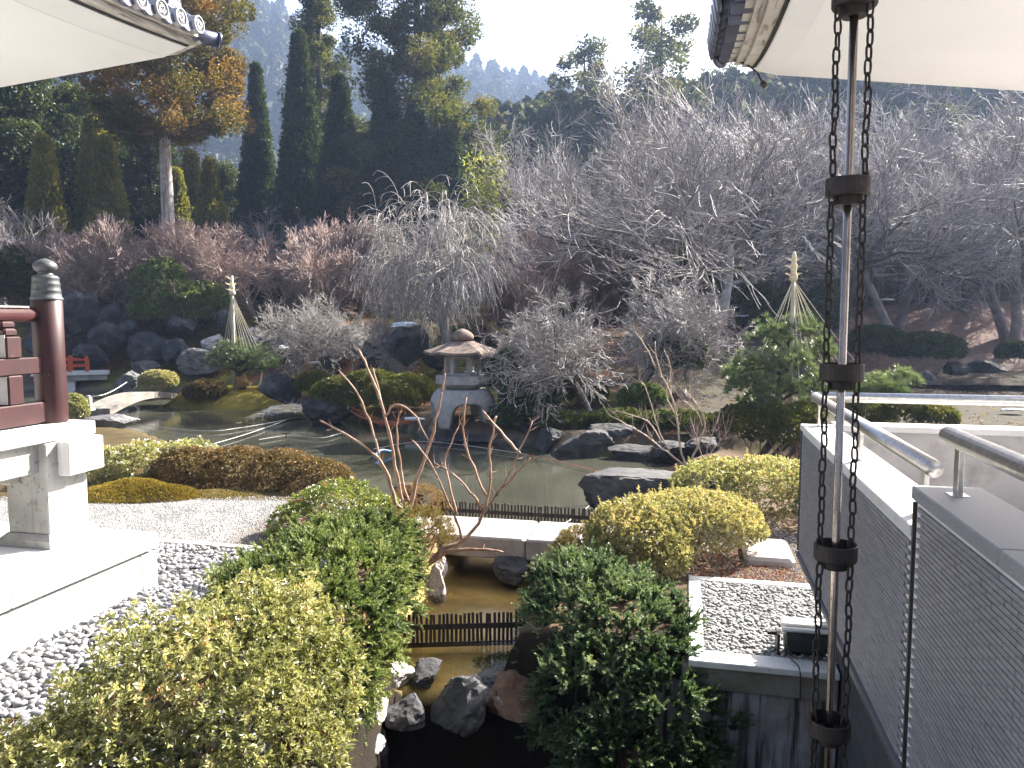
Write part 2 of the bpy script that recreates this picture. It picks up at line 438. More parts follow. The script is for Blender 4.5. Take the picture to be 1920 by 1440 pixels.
M['bark_cedar'] = surf('bark_cedar', [(.3, (.24, .205, .19)), (.6, (.40, .365, .35)), (.85, (.54, .51, .49))], 3, 8, .9, .6, 20, .15, streak=((7, 7, .5), .50, .64, (.16, .125, .105)), bdist=.05)
M['bark_dark'] = surf('bark_dark', [(.3, (.035, .028, .024)), (.7, (.09, .075, .065))], 4, 8, .9, .5, 20, .15, bdist=.03)
M['bark_cherry'] = surf('bark_cherry', [(.2, (.09, .075, .07)), (.55, (.19, .17, .16)), (.85, (.32, .30, .285))], 3, 7, .75, .3, 20, .35, bdist=.02, use_v=True)
M['bark_weep'] = surf('bark_weep', [(.2, (.22, .195, .185)), (.55, (.36, .335, .325)), (.85, (.48, .46, .45))], 3, 6, .6, 0, None, .4, use_v=True)
M['twig_cherry'] = surf('twig_cherry', [(.2, (.16, .145, .155)), (.5, (.30, .28, .29)), (.8, (.48, .455, .46))], 3, 6, .65, 0, None, .25, use_v=True)
M['twig_wood'] = surf('twig_wood', [(.2, (.08, .06, .065)), (.5, (.14, .11, .115)), (.8, (.22, .18, .18))], 3, 6, .75, 0, None, .2, use_v=True)
M['bark_maple'] = surf('bark_maple', [(.2, (.22, .175, .155)), (.55, (.37, .31, .28)), (.85, (.50, .44, .41))], 3, 6, .6, 0, None, .4, use_v=True)
M['twig_maple'] = surf('twig_maple', [(.2, (.22, .15, .135)), (.5, (.33, .245, .22)), (.8, (.46, .37, .345))], 3, 3, .65, 0, None, .25, use_v=True)
M['bark_shrub'] = surf('bark_shrub', [(.2, (.17, .085, .05)), (.5, (.30, .18, .12)), (.8, (.46, .35, .28))], 9, 6, .6, .3, 60, .4, bdist=.004)
M['bark_shrub_pale'] = surf('bark_shrub_pale', [(.2, (.24, .17, .11)), (.5, (.40, .31, .23)), (.8, (.52, .45, .37))], 9, 6, .6, .2, 60, .4, bdist=.003)
M['pebble'] = surf('pebble', [(.2, (.15, .15, .156)), (.5, (.21, .21, .22)), (.8, (.28, .28, .288))], 9, 5, .72, .1, 60, .3, bdist=.004, use_v=True)
M['pebble_one'] = surf('pebble_one', [(.2, (.16, .16, .168)), (.5, (.21, .21, .22)), (.8, (.27, .27, .278))], 9, 5, .72, .1, 60, .3, bdist=.004, objrand=.38)
M['gravel_stone'] = surf('gravel_stone', [(.2, (.16, .16, .162)), (.5, (.25, .25, .252)), (.8, (.36, .36, .358))], 9, 4, .85, .1, 60, .2, use_v=True)
M['leaf_litter'] = leafmat('leaf_litter', [(0, (.12, .03, .012)), (.5, (.22, .075, .03)), (1, (.32, .15, .06))], .2, .7, .2)
M['azalea'] = leafmat('azalea', [(0, (.085, .095, .03)), (.3, (.215, .23, .085)), (.62, (.40, .395, .19)), (.92, (.52, .49, .27)), (1, (.36, .18, .08))], .36, .40, 1.0, (1.15, 1.12, .7))
M['azalea_gold'] = leafmat('azalea_gold', [(0, (.11, .11, .04)), (.35, (.26, .255, .11)), (.7, (.44, .415, .215)), (1, (.48, .37, .20))], .38, .42, 1.0, (1.15, 1.1, .65))
M['azalea_brown'] = leafmat('azalea_brown', [(0, (.055, .045, .02)), (.35, (.12, .095, .04)), (.7, (.21, .135, .065)), (1, (.29, .195, .11))], .25, .5, .35)
M['camellia'] = leafmat('camellia', [(0, (.06, .10, .022)), (.5, (.15, .20, .05)), (1, (.28, .29, .09))], .33, .34, 1.0)
M['hedge'] = leafmat('hedge', [(0, (.055, .07, .018)), (.5, (.12, .13, .034)), (1, (.19, .18, .05))], .34, .4, .5)
M['juniper'] = leafmat('juniper', [(0, (.032, .055, .020)), (.35, (.10, .14, .046)), (.7, (.22, .255, .095)), (1, (.33, .325, .16))], .30, .55, .3, (1.15, 1.2, .6))
M['juniper_dark'] = leafmat('juniper_dark', [(0, (.022, .048, .024)), (.4, (.068, .115, .056)), (.75, (.17, .22, .12)), (1, (.28, .32, .19))], .28, .55, .3, (1.15, 1.2, .65))
M['pine'] = leafmat('pine', [(0, (.05, .08, .034)), (.5, (.13, .175, .085)), (1, (.25, .28, .17))], .25, .35, .6, (1.1, 1.2, .6))
M['cedar'] = leafmat('cedar', [(0, (.026, .040, .014)), (.5, (.072, .088, .026)), (.85, (.16, .145, .042)), (1, (.25, .17, .055))], .38, .6, .25)
M['cedar_brown'] = leafmat('cedar_brown', [(0, (.035, .045, .012)), (.3, (.085, .085, .020)), (.6, (.20, .125, .030)), (1, (.32, .155, .04))], .38, .55, .3)
M['cypress'] = leafmat('cypress', [(0, (.016, .030, .014)), (.5, (.038, .060, .024)), (1, (.085, .105, .036))], .30, .55, .25)
M['cypress_gold'] = leafmat('cypress_gold', [(0, (.07, .085, .02)), (.5, (.21, .20, .045)), (1, (.34, .29, .07))], .45, .55, .3)
M['evergreen'] = leafmat('evergreen', [(0, (.018, .030, .012)), (.5, (.054, .074, .024)), (.85, (.15, .16, .05)), (1, (.25, .25, .10))], .30, .5, .2)
M['bamboo_leaf'] = leafmat('bamboo_leaf', [(0, (.14, .16, .05)), (.5, (.24, .26, .09)), (1, (.36, .38, .18))], .45, .45, .4)
M['wood_far'] = leafmat('wood_far', [(0, (.030, .045, .020)), (.45, (.055, .075, .030)), (.75, (.10, .105, .055)), (1, (.16, .14, .11))], .2, .9, .05)
M['moss'] = leafmat('moss', [(0, (.11, .09, .02)), (.5, (.23, .18, .035)), (1, (.38, .30, .08))], .25, .8, .1, (1.2, 1.0, .5))
M['grass_dry'] = leafmat('grass_dry', [(0, (.11, .085, .04)), (.5, (.20, .16, .075)), (1, (.30, .25, .13))], .3, .7, .2)
M['petal_white'] = leafmat('petal_white', [(0, (.62, .58, .62)), (1, (.78, .74, .78))], .3, .6, .2, (1, 1, 1))
M['petal_pink'] = leafmat('petal_pink', [(0, (.45, .05, .10)), (1, (.62, .12, .18))], .3, .6, .2, (1, 1, 1))
M['snow_leaf'] = M['snow']

# ground: colour attribute painted per region, plus grain
def ground_mat():
    m, nt, out = newmat('ground')
    p = N(nt, 'ShaderNodeBsdfPrincipled'); p.inputs['Roughness'].default_value = .95; p.inputs['Specular IOR Level'].default_value = .1
    ca = N(nt, 'ShaderNodeAttribute', attribute_name='tint')
    f = noise(nt, 1.7, 9, .65)
    g = noise(nt, 60, 4, .7)
    c1 = mixc(nt, 1.0, ca.outputs['Color'], ramp(nt, f, [(.25, (.55, .55, .55)), (.5, (1, 1, 1)), (.75, (1.5, 1.4, 1.25))]), 'MULTIPLY')
    c2 = mixc(nt, 1.0, c1, ramp(nt, g, [(.3, (.6, .6, .6)), (.5, (1, 1, 1)), (.72, (1.5, 1.5, 1.5))]), 'MULTIPLY')
    nt.links.new(c2, p.inputs['Base Color'])
    b = N(nt, 'ShaderNodeBump'); b.inputs['Strength'].default_value = .6; b.inputs['Distance'].default_value = .03
    nt.links.new(noise(nt, 26, 8, .7), b.inputs['Height']); nt.links.new(b.outputs[0], p.inputs['Normal'])
    nt.links.new(p.outputs[0], out.inputs[0])
    return m
M['ground'] = ground_mat()
def water_mat(name, col, rough, bscale, bstr, stretch=(1, 1, 1)):
    m, nt, out = newmat(name)
    p = N(nt, 'ShaderNodeBsdfPrincipled'); p.inputs['Roughness'].default_value = rough; p.inputs['IOR'].default_value = 1.33
    f = noise(nt, .35, 5, .6)
    nt.links.new(ramp(nt, f, [(.35, tuple(c * .75 for c in col)), (.65, tuple(c * 1.2 for c in col))]), p.inputs['Base Color'])
    g = nt.nodes['geo']; mp = N(nt, 'ShaderNodeMapping'); nt.links.new(g.outputs['Object'], mp.inputs[0]); mp.inputs['Scale'].default_value = stretch
    b = N(nt, 'ShaderNodeBump'); b.inputs['Strength'].default_value = bstr; b.inputs['Distance'].default_value = .02
    nt.links.new(noise(nt, bscale, 5, .6, mp.outputs[0]), b.inputs['Height']); nt.links.new(b.outputs[0], p.inputs['Normal'])
    nt.links.new(p.outputs[0], out.inputs[0])
    return m
M['pond'] = water_mat('pond', (.052, .053, .040), .04, 6.0, .09, (1, 2.2, 1))
def stream_mat():
    m, nt, out = newmat('stream_water')
    tr = N(nt, 'ShaderNodeBsdfTransparent'); tr.inputs[0].default_value = (.96, .92, .80, 1)
    gl = N(nt, 'ShaderNodeBsdfGlossy'); gl.inputs['Roughness'].default_value = .06
    fr = N(nt, 'ShaderNodeFresnel'); fr.inputs[0].default_value = 1.33
    b = N(nt, 'ShaderNodeBump'); b.inputs['Strength'].default_value = .25; b.inputs['Distance'].default_value = .02
    nt.links.new(noise(nt, 9, 4, .6), b.inputs['Height'])
    nt.links.new(b.outputs[0], gl.inputs['Normal']); nt.links.new(b.outputs[0], fr.inputs['Normal'])
    mx = N(nt, 'ShaderNodeMixShader'); nt.links.new(fr.outputs[0], mx.inputs[0]); nt.links.new(tr.outputs[0], mx.inputs[1]); nt.links.new(gl.outputs[0], mx.inputs[2])
    nt.links.new(mx.outputs[0], out.inputs[0])
    return m
M['stream'] = stream_mat()
# ------------------------------------------------------------------ terrain
NEAR_PX = [-400, 0, 200, 240, 340, 470, 600, 655, 700, 745, 960, 1140, 1175, 1330, 1380, 1500, 2400]
NEAR_PY = [800, 822, 822, 825, 858, 876, 884, 935, 1005, 1012, 1012, 1012, 935, 874, 868, 866, 866]
FAR_PX = [-400, 0, 120, 300, 345, 470, 590, 700, 800, 860, 1000, 1040, 1200, 1330, 1385, 1500, 2400]
FAR_Y = [39.5, 39.5, 39.5, 39.5, 39.0, 37.5, 29.5, 26.8, 24.4, 23.2, 22.2, 20.8, 20.2, 19.6, 18.6, 17.5, 17.5]
NEAR_Y = [at_z(960, py, -.45)[1] for py in NEAR_PY]
BPX = [-400, 0, 440, 600, 860, 1000, 1100, 1330, 1500, 1920, 2600]
BEN = [1.0, 1.0, 2.0, 7.0, 8.0, 6.0, 3.0, 5.0, 21, 21, 21]
BAN = [5.0, 5.0, 6.0, 6.5, 8.0, 12., 16., 20., 15, 14, 14]
TOP = [3.3, 3.3, 3.2, 3.2, 3.0, 2.8, 2.7, 3.0, 4.4, 4.6, 4.6]
def sst(a, b, x):
    t = np.clip((x - a) / (b - a), 0, 1); return t * t * (3 - 2 * t)
ISLE = (-11.9, 34.2, 3.6, 3.1)
def shore(x, y):
    px = 960 + FPX * x / np.maximum(y, 4.0)
    return px, np.interp(px, NEAR_PX, NEAR_Y), np.interp(px, FAR_PX, FAR_Y)
def s_of(x, y): return x * TC - y * TS
def t_of(x, y): return x * TS + y * TC
def hollow_mask(x, y):
    s, t = s_of(x, y), t_of(x, y)
    a = sst(-1.45, -1.0, x) * (1 - sst(7.45, 7.75, y)) * (1 - sst(7.25, 7.42, t))
    return a * sst(-1.5, 0, y) * (1 - sst(7.5, 8.5, x))
def stream_mask(x, y):
    s, t = s_of(x, y), t_of(x, y)
    return (1 - sst(.72, 1.0, np.abs(s + 2.62))) * sst(6.9, 7.4, t) * (1 - sst(12.7, 13.1, t))
def height(x, y, fine=True):
    x = np.asarray(x, float); y = np.asarray(y, float)
    px, yn, yf = shore(x, y)
    d = y - yf
    ben, ban, top = np.interp(px, BPX, BEN), np.interp(px, BPX, BAN), np.interp(px, BPX, TOP)
    far = -.45 + .55 * sst(-.1, .9, d) + .25 * sst(.5, 1.0, d / ben) + (top - .35) * sst(0, 1, (d - ben) / ban)
    e = np.maximum(d - ben - ban, 0)
    far = far + .06 * np.minimum(e, 60) + .08 * np.clip(y - 85, 0, 200)
    near = -.45 * sst(-.7, 0, y - yn)
    inside = np.minimum(y - yn, yf - y)
    pond = -.45 - .75 * sst(0, 1.2, inside)
    z = np.where(y <= yn, near, np.where(inside > 0, pond, far))
    z = np.where((yn >= yf) & (y < yf + 40), np.where(y < yf, 0.0 * y, far + .45 * (1 - sst(0, 2, d))), z)
    r = ((x - ISLE[0]) / ISLE[2]) ** 2 + ((y - ISLE[1]) / ISLE[3]) ** 2
    z = np.maximum(z, -1.2 + 1.35 * (1 - sst(.35, 1.35, r)))
    m = stream_mask(x, y); z = z * (1 - m) + (-.67) * m
    h = hollow_mask(x, y); z = z * (1 - h) + (-2.2) * h
    if fine:
        amp = np.where(y < yn, .012, .10) * np.clip(y / 8, .3, 1)
        z = z + amp * fbm(np.stack([x * .5, y * .5, 0 * x], -1), 4, 3)
        q = np.clip(d / 6, 0, 1) * np.clip((y - 20) / 20, 0, 1)
        z = z + .55 * q * fbm(np.stack([x * .16, y * .16, 0 * x], -1), 3, 8)
    return z
def gz(x, y): return float(height(np.array([x]), np.array([y]))[0])

def terrain():
    xs = np.concatenate([-np.geomspace(820, 30, 28), np.arange(-29, -9, .5), np.arange(-9, 6, .13), np.arange(6, 28, .5), np.geomspace(28, 820, 28)])
    ys = np.concatenate([-np.geomspace(120, 4, 12), np.arange(-3, 3, .5), np.arange(3, 15, .13), np.arange(15, 24, .25), np.arange(24, 62, .45), np.geomspace(62, 800, 44)])
    X, Y = np.meshgrid(xs, ys)
    Z = height(X, Y)
    nx, ny = len(xs), len(ys)
    V = np.stack([X.ravel(), Y.ravel(), Z.ravel()], 1)
    idx = np.arange(nx * ny).reshape(ny, nx)
    F = np.stack([idx[:-1, :-1], idx[:-1, 1:], idx[1:, 1:], idx[1:, :-1]], -1).reshape(-1, 4)
    mb = MB().add(V, F)
    me = mb.mesh('ground', M['ground'], smooth=True)
    x, y, z = V.T
    px, yn, yf = shore(x, y); d = y - yf
    n1 = fbm(np.stack([x * .35, y * .35, 0 * x], -1), 4, 21); n2 = fbm(np.stack([x * .9, y * .9, 0 * x], -1), 3, 22)
    def col(*c): return np.array(c)[None, :]
    C = np.broadcast_to(col(.19, .19, .192), V.shape).copy()               # raked gravel
    def put(mask, c):
        nonlocal C
        mask = np.clip(mask, 0, 1)[:, None]; C = C * (1 - mask) + col(*c) * mask
    put(sst(-1.5, -.6, y - yn) * (y < yf + .1), (.055, .048, .03))
    soil = np.where((y < yn) & (x > -4.2) & (y > 5), 1.0, 0.0) * sst(-4.4, -3.4, x - .25 * n1)
    put(soil, (.10, .07, .05))
    put(np.where((y < yn) & (y > 13.6) & (x < -3), 1., 0.), (.065, .05, .025))
    farm = sst(-.2, .6, d)
    put(farm, (.085, .062, .045))
    put(farm * sst(.0, .25, n1), (.135, .125, .030))                          # moss
    put(farm * sst(.10, .3, n2) * sst(-.3, .2, -n1), (.20, .085, .035))       # red leaf litter
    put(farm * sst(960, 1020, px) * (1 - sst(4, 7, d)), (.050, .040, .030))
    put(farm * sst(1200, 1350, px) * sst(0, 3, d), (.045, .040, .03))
    put(farm * sst(1250, 1450, px) * sst(38, 44, y), (.15, .098, .085))       # bare brown slope
    put(farm * sst(1250, 1450, px) * sst(44, 50, y) * sst(.0, .3, n2), (.21, .13, .10))
    put(sst(62, 75, y), (.05, .05, .03))
    r = ((x - ISLE[0]) / ISLE[2]) ** 2 + ((y - ISLE[1]) / ISLE[3]) ** 2
    put(1 - sst(.8, 1.2, r), (.15, .125, .03))
    put(np.where((y > yn) & (y < yf) & (r > 1.3), 1., 0.), (.05, .05, .03))
    put(stream_mask(x, y) * 1.3, (.44, .32, .115))
    put(hollow_mask(x, y) * 6 + sst(-1.75, -1.5, x) * (1 - sst(7.70, 7.84, y)) * (y > 2) * (x < 2.), (.022, .018, .014))  # hollow and its bank near black: their shade is put into the tint
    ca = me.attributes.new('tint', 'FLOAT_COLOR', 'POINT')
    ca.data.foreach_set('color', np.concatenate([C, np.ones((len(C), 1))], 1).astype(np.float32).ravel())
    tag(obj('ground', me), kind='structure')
terrain()

def sheet(name, x0, x1, y0, y1, z, mat, n=2):
    xs = np.linspace(x0, x1, n); ys = np.linspace(y0, y1, n)
    X, Y = np.meshgrid(xs, ys); V = np.stack([X.ravel(), Y.ravel(), np.full(X.size, z)], 1)
    idx = np.arange(n * n).reshape(n, n)
    return struct(name, MB().add(V, np.stack([idx[:-1, :-1], idx[:-1, 1:], idx[1:, 1:], idx[1:, :-1]], -1).reshape(-1, 4)), mat)
def poly_sheet(name, pts, z, mat):
    V = np.array([[p[0], p[1], z] for p in pts]); c = V.mean(0)
    V = np.vstack([V, c]); n = len(pts)
    return struct(name, MB().add(V, np.array([[i, (i + 1) % n, n] for i in range(n)])), mat)
# the pond sheet stays inside the terrain's basin and ends at the pond-side weir under the bridge
a0, a1 = A(-5.0, 12.72), A(2.6, 12.72)
poly_sheet('pond_water', [(-36, 13.5), (a0[0], a0[1]), (a1[0], a1[1]), (9, 14.5), (9, 24), (-4, 31), (-10, 46), (-36, 47)], -.45, M['pond'])
st = [A(-3.75, 7.36), A(-1.5, 7.42), A(-1.5, 12.6), A(-3.75, 12.6)]
poly_sheet('stream_water', st, -.55, M['stream'])
poly_sheet('far_water', [(17.5, 34.2), (25, 33.6), (26, 38.5), (18.5, 37.6)], max(gz(21, 36), .2) + .16, M['pond'])

# weir under the bridge that holds the pond up
mb = MB(); box(mb, -4.6, .0, 12.45, 12.66, -1.2, -.47)
struct('weir', mb, M['kerb_dark'])

# ------------------------------------------------------------------ hills far behind, covered with woodland
def crown_proto(seed, n=46, conical=False):
    g = np.random.default_rng(seed)
    D = nrm(g.normal(size=(n, 3))); D[:, 2] = np.abs(D[:, 2]) * 1.1 - .25
    P = D * (g.uniform(.7, 1.0, n)[:, None]) * np.array([1, 1, 1.05])
    if conical:
        h = g.random(n) ** .8; a = g.random(n) * 6.283; r = (1 - h) * .85 + .08
        P = np.stack([r * np.cos(a), r * np.sin(a), h * 3.0 - .6], 1); D = nrm(np.stack([np.cos(a), np.sin(a), 0 * a + .4], 1))
    S = .42
    U = nrm(np.cross(D, nrm(g.normal(size=(n, 3))))); W = np.cross(D, U)
    tri = []
    Vv = np.stack([P + U * S, P - U * S * .5 + W * S * .8, P - U * S * .5 - W * S * .8, P + D * S * .8], 1)
    F = np.array([[0, 1, 3], [1, 2, 3], [2, 0, 3]])
    Fi = (np.arange(n)[:, None, None] * 4 + F[None]).reshape(-1, 3)
    return Vv.reshape(-1, 3), Fi, np.repeat(g.random(n), 4)
PROTO = [crown_proto(k) for k in range(4)] + [crown_proto(k, 40, True) for k in range(4, 7)]
def wood(name, xs, ys, zs, sc, label, kind='stuff', conif=.5, mat='wood_far'):
    mb = MB(); g = np.random.default_rng(len(xs))
    pick = np.where(g.random(len(xs)) < conif, g.integers(4, 7, len(xs)), g.integers(0, 4, len(xs)))
    for k in range(7):
        m = np.where(pick == k)[0]
        if len(m) == 0: continue
        V, F, a = PROTO[k]
        ang = g.random(len(m)) * 6.283; c, s = np.cos(ang)[:, None], np.sin(ang)[:, None]
        Q = np.stack([V[None, :, 0] * c - V[None, :, 1] * s, V[None, :, 0] * s + V[None, :, 1] * c, np.broadcast_to(V[None, :, 2], (len(m), len(V)))], -1)
        Q = Q * (sc[m] * g.uniform(.75, 1.25, len(m)))[:, None, None] + np.stack([xs[m], ys[m], zs[m]], 1)[:, None, :]
        Fi = (np.arange(len(m))[:, None, None] * len(V) + F[None]).reshape(-1, 3)
        tone = np.clip(g.normal(.45, .25, len(m))[:, None] + .35 * (a[None] - .5), 0, 1)
        mb.add(Q.reshape(-1, 3), Fi, tone.ravel())
    o = struct(name, mb, M[mat], kind=kind)
    o['label'] = label
    return o
def hill(name, ridge, y0, y1, label):
    """ridge: (px, py) crest of the hill at distance y1; its slope starts at y0"""
    pxs = [r[0] for r in ridge]; cz = [at_y(r[0], r[1], y1)[2] for r in ridge]
    us = np.linspace(pxs[0], pxs[-1], 90); ts = np.linspace(0, 1.35, 40)
    U, T = np.meshgrid(us, ts)
    Y = y0 + (y1 - y0) * T
    X = (U - 960) / FPX * Y
    crest = np.interp(U, pxs, cz)
    base = 6 + .05 * (y0 - 60)
    Z = base + (crest - base) * np.sin(np.clip(T, 0, 1.35) * math.pi / 2)
    Z = Z + 3.0 * fbm(np.stack([X * .03, Y * .03, 0 * X], -1), 4, 5) * np.clip(T * 2, 0, 1) - 4
    idx = np.arange(U.size).reshape(U.shape)
    F = np.stack([idx[:-1, :-1], idx[:-1, 1:], idx[1:, 1:], idx[1:, :-1]], -1).reshape(-1, 4)
    me = MB().add(np.stack([X.ravel(), Y.ravel(), Z.ravel()], 1), F).mesh(name, M['ground'], smooth=True)
    ca = me.attributes.new('tint', 'FLOAT_COLOR', 'POINT')
    ca.data.foreach_set('color', np.tile(np.array([.04, .045, .02, 1], np.float32), U.size))
    tag(obj(name, me), kind='structure')
    g = np.random.default_rng(int(y1))
    n = int((pxs[-1] - pxs[0]) * 2.4)
    uu = g.uniform(pxs[0], pxs[-1], n); tt = g.random(n) ** .8 * 1.08
    yy = y0 + (y1 - y0) * tt; xx = (uu - 960) / FPX * yy
    fi = np.clip(tt / 1.35 * 39, 0, 38.99); fu = np.clip((uu - pxs[0]) / (pxs[-1] - pxs[0]) * 89, 0, 88.99)
    zz = Z[np.round(fi).astype(int), np.round(fu).astype(int)]
    wood('hillside_wood', xx, yy, zz + 1.5, np.full(n, 3.1) * (y1 / 240) ** .5, label, conif=.45)
hill('hill', [(100, -160), (300, -60), (380, 20), (430, 30), (490, 58), (545, 92), (600, 135), (680, 165), (760, 178), (850, 180), (920, 190), (1000, 215), (1120, 240), (1300, 280)], 240, 600, 'hazy blue wooded hillside rising behind the cedars')
hill('hill', [(760, 360), (850, 300), (930, 262), (1010, 250), (1100, 245), (1200, 240), (1330, 215), (1500, 190), (1700, 180), (1950, 170), (2300, 160)], 70, 125, 'woodland on the near slope behind the bare cherry trees')
# ------------------------------------------------------------------ temple hall on the left
def ext_strip(mb, prof, ts, zf, caps=True):
    """sweep a closed (s, z) profile along t; zf(t) lifts it"""
    prof = np.asarray(prof, float); n = len(prof); V = []
    for t in ts:
        for (s, z) in prof: V.append([s, t, z + zf(t)])
    idx = np.arange(len(ts) * n).reshape(len(ts), n)
    q = np.stack([idx[:-1], np.roll(idx, -1, 1)[:-1], np.roll(idx, -1, 1)[1:], idx[1:]], -1).reshape(-1, 4)
    mb.add(AV(np.array(V)), q)
    if caps:
        tri = []
        for e in (0, len(ts) - 1):
            ids = idx[e]
            for j in range(1, n - 1): tri.append([ids[0], ids[j], ids[j + 1]] if e else [ids[0], ids[j + 1], ids[j]])
        mb.more(np.array(tri))
    return mb

hall = thing('temple_hall', 'white temple hall corner with dark red balustrade and upturned tiled eave', 'building', A(-6.2, 8.0), -TH)
# platform: top slabs, recessed groove, upright panels
edges = [-4.0, -1.4, 1.2, 3.6, 5.9, 8.0]
for i in range(5):
    mb = MB(); box(mb, -10.5, -6.2, edges[i] + .003, edges[i + 1] - .003, .47, .65, bev=.012)
    part('platform_slab', mb, M['granite'], hall)
    mb = MB(); box(mb, -6.7, -6.225, edges[i] + .003, edges[i + 1] - (.30 if i == 4 else .003), -.2, .425, bev=.006)
    part('platform_panel', mb, M['granite'], hall)
mb = MB(); box(mb, -6.7, -6.225, 7.735, 7.99, -.2, .425, bev=.008); part('corner_stone', mb, M['granite'], hall)
mb = MB(); box(mb, -10.4, -6.30, -4, 7.92, -.2, .468); part('platform_core', mb, M['granite_grey'], hall)
# pillar on its plinth, beams, veranda slab
mb = MB(); box(mb, -7.50, -6.95, 7.15, 7.75, .80, 1.83, bev=.012); pil = part('pillar', mb, M['concrete'], hall)
mb = MB()
V = []
for (z, e) in ((.652, .07), (.74, .07), (.80, .01)):
    V += [[-7.5 - e, 7.15 - e, z], [-6.95 + e, 7.15 - e, z], [-6.95 + e, 7.75 + e, z], [-7.5 - e, 7.75 + e, z]]
F = [[0, 3, 2, 1], [8, 9, 10, 11]] + [[r * 4 + j, r * 4 + (j + 1) % 4, r * 4 + 4 + (j + 1) % 4, r * 4 + 4 + j] for r in range(2) for j in range(4)]
mb.add(AV(V), np.array(F)); part('plinth', mb, M['concrete'], pil)
mb = MB(); box(mb, -7.42, -7.05, 1.0, 7.16, 1.50, 1.835, bev=.01); part('beam', mb, M['concrete'], hall)
mb = MB(); box(mb, -7.62, -7.30, 7.0, 7.145, 1.38, 1.50, bev=.01); part('bracket', mb, M['concrete'], hall)
mb = MB(); box(mb, -10.2, -6.80, 7.32, 7.60, 1.44, 1.832, bev=.012); box(mb, -10.2, -6.815, 7.606, 7.88, 1.44, 1.832, bev=.012); part('beam_end', mb, M['granite'], hall)
mb = MB(); box(mb, -10.2, -6.95, 1.0, 7.92, 1.84, 2.0, bev=.012); part('veranda_slab', mb, M['granite'], hall)
# balustrade
pc = A(-7.32, 7.66)
mb = MB(); lathe(mb, (pc[0], pc[1], 2.003), [(.0, 0), (.168, 0), (.17, .02), (.165, .7), (.165, 1.44), (.150, 1.452), (.0, 1.453)], 28)
post = part('railing_post', mb, M['red_paint'], hall, True)
mb = MB()
lathe(mb, (pc[0], pc[1], 3.44), [(.172, 0), (.176, .02), (.160, .03), (.152, .09), (.158, .10), (.150, .115), (.146, .17), (.151, .18), (.143, .195), (.140, .24), (.145, .25), (.128, .275), (.088, .29), (.072, .31),
     (.085, .325), (.118, .345), (.130, .375), (.124, .41), (.092, .445), (.04, .47), (.0, .482)], 28)
part('finial', mb, M['bronze'], post, True)
sr = -7.36
mb = MB()
pts = [A(sr, 1.2, 3.27), A(sr, 7.56, 3.27)]
tube(mb, np.array(pts), .085, 14); part('top_rail', mb, M['red_paint'], hall, True)
mb = MB(); box(mb, sr - .075, sr + .075, 1.2, 7.38, 3.338, 3.362, bev=.004); part('rail_cover', mb, M['steel_bright'], hall)
mb = MB(); box(mb, sr - .07, sr + .09, 1.2, 7.6, 2.59, 2.78, bev=.012); part('middle_rail', mb, M['red_paint'], hall)
mb = MB(); box(mb, sr - .08, sr + .11, 1.2, 7.6, 2.02, 2.26, bev=.012); part('bottom_rail', mb, M['red_paint'], hall)
for t0 in (7.02, 4.9, 2.8):
    for (z0, z1) in ((2.262, 2.588), (2.782, 3.19)):
        mb = MB()
        if z1 > 3:                                             # shoulders rounded under the top rail
            box(mb, sr - .085, sr + .105, t0, t0 + .2, z0, 3.02, bev=.012); box(mb, sr - .085, sr + .075, t0 + .01, t0 + .19, 3.022, 3.11, bev=.02); box(mb, sr - .10, sr + .06, t0 - .01, t0 + .18, 3.112, z1, bev=.02)
        else: box(mb, sr - .085, sr + .105, t0, t0 + .2, z0, z1, bev=.012)
        so = part('strut', mb, M['red_paint'], hall)
        mb = MB(); box(mb, sr - .07, sr + .085, t0 - .006, t0 + .001, z0 + .01, min(z1, 3.05) - .01); part('grey_face', mb, M['grey_paint'], so)
# roof: soffit, plaster strip, boards, tiles
def liftL(t): return .16 * max(0, (t - 5.2) / 3.4) ** 2.2 + .02 * max(0, (t - 5.2))
tsL = np.linspace(-3, 8.6, 40)
zl = 6.17
mb = MB(); ext_strip(mb, [(-6.32, zl + .024), (-6.38, zl + .08), (-10.2, zl - .16), (-10.2, zl - .30)], tsL, liftL); part('soffit', mb, M['plaster'], hall, False)
mb = MB(); ext_strip(mb, [(-6.02, zl + .115), (-6.06, zl + .18), (-6.36, zl + .10), (-6.328, zl + .025)], tsL, liftL); part('plaster_strip', mb, M['plaster_edge'], hall, False)
mb = MB(); ext_strip(mb, [(-5.985, zl + .13), (-5.985, zl + .20), (-6.05, zl + .20), (-6.05, zl + .13)], tsL, liftL); part('shadow_gap', mb, M['dark_gap'], hall)
mb = MB()
ext_strip(mb, [(-5.90, zl + .16), (-5.90, zl + .21), (-6.02, zl + .21), (-5.995, zl + .14)], tsL, liftL)
ext_strip(mb, [(-5.83, zl + .215), (-5.83, zl + .26), (-5.98, zl + .26), (-5.98, zl + .212)], tsL, liftL)
part('eave_board', mb, M['eave_board'], hall)
mb = MB(); ext_strip(mb, [(-5.81, zl + .262), (-5.81, zl + .32), (-10.2, zl + 3.16), (-10.2, zl + 3.0)], tsL, liftL); part('roof_slope', mb, M['roof_tile'], hall)
SLA = math.atan2(2.84, 4.48)
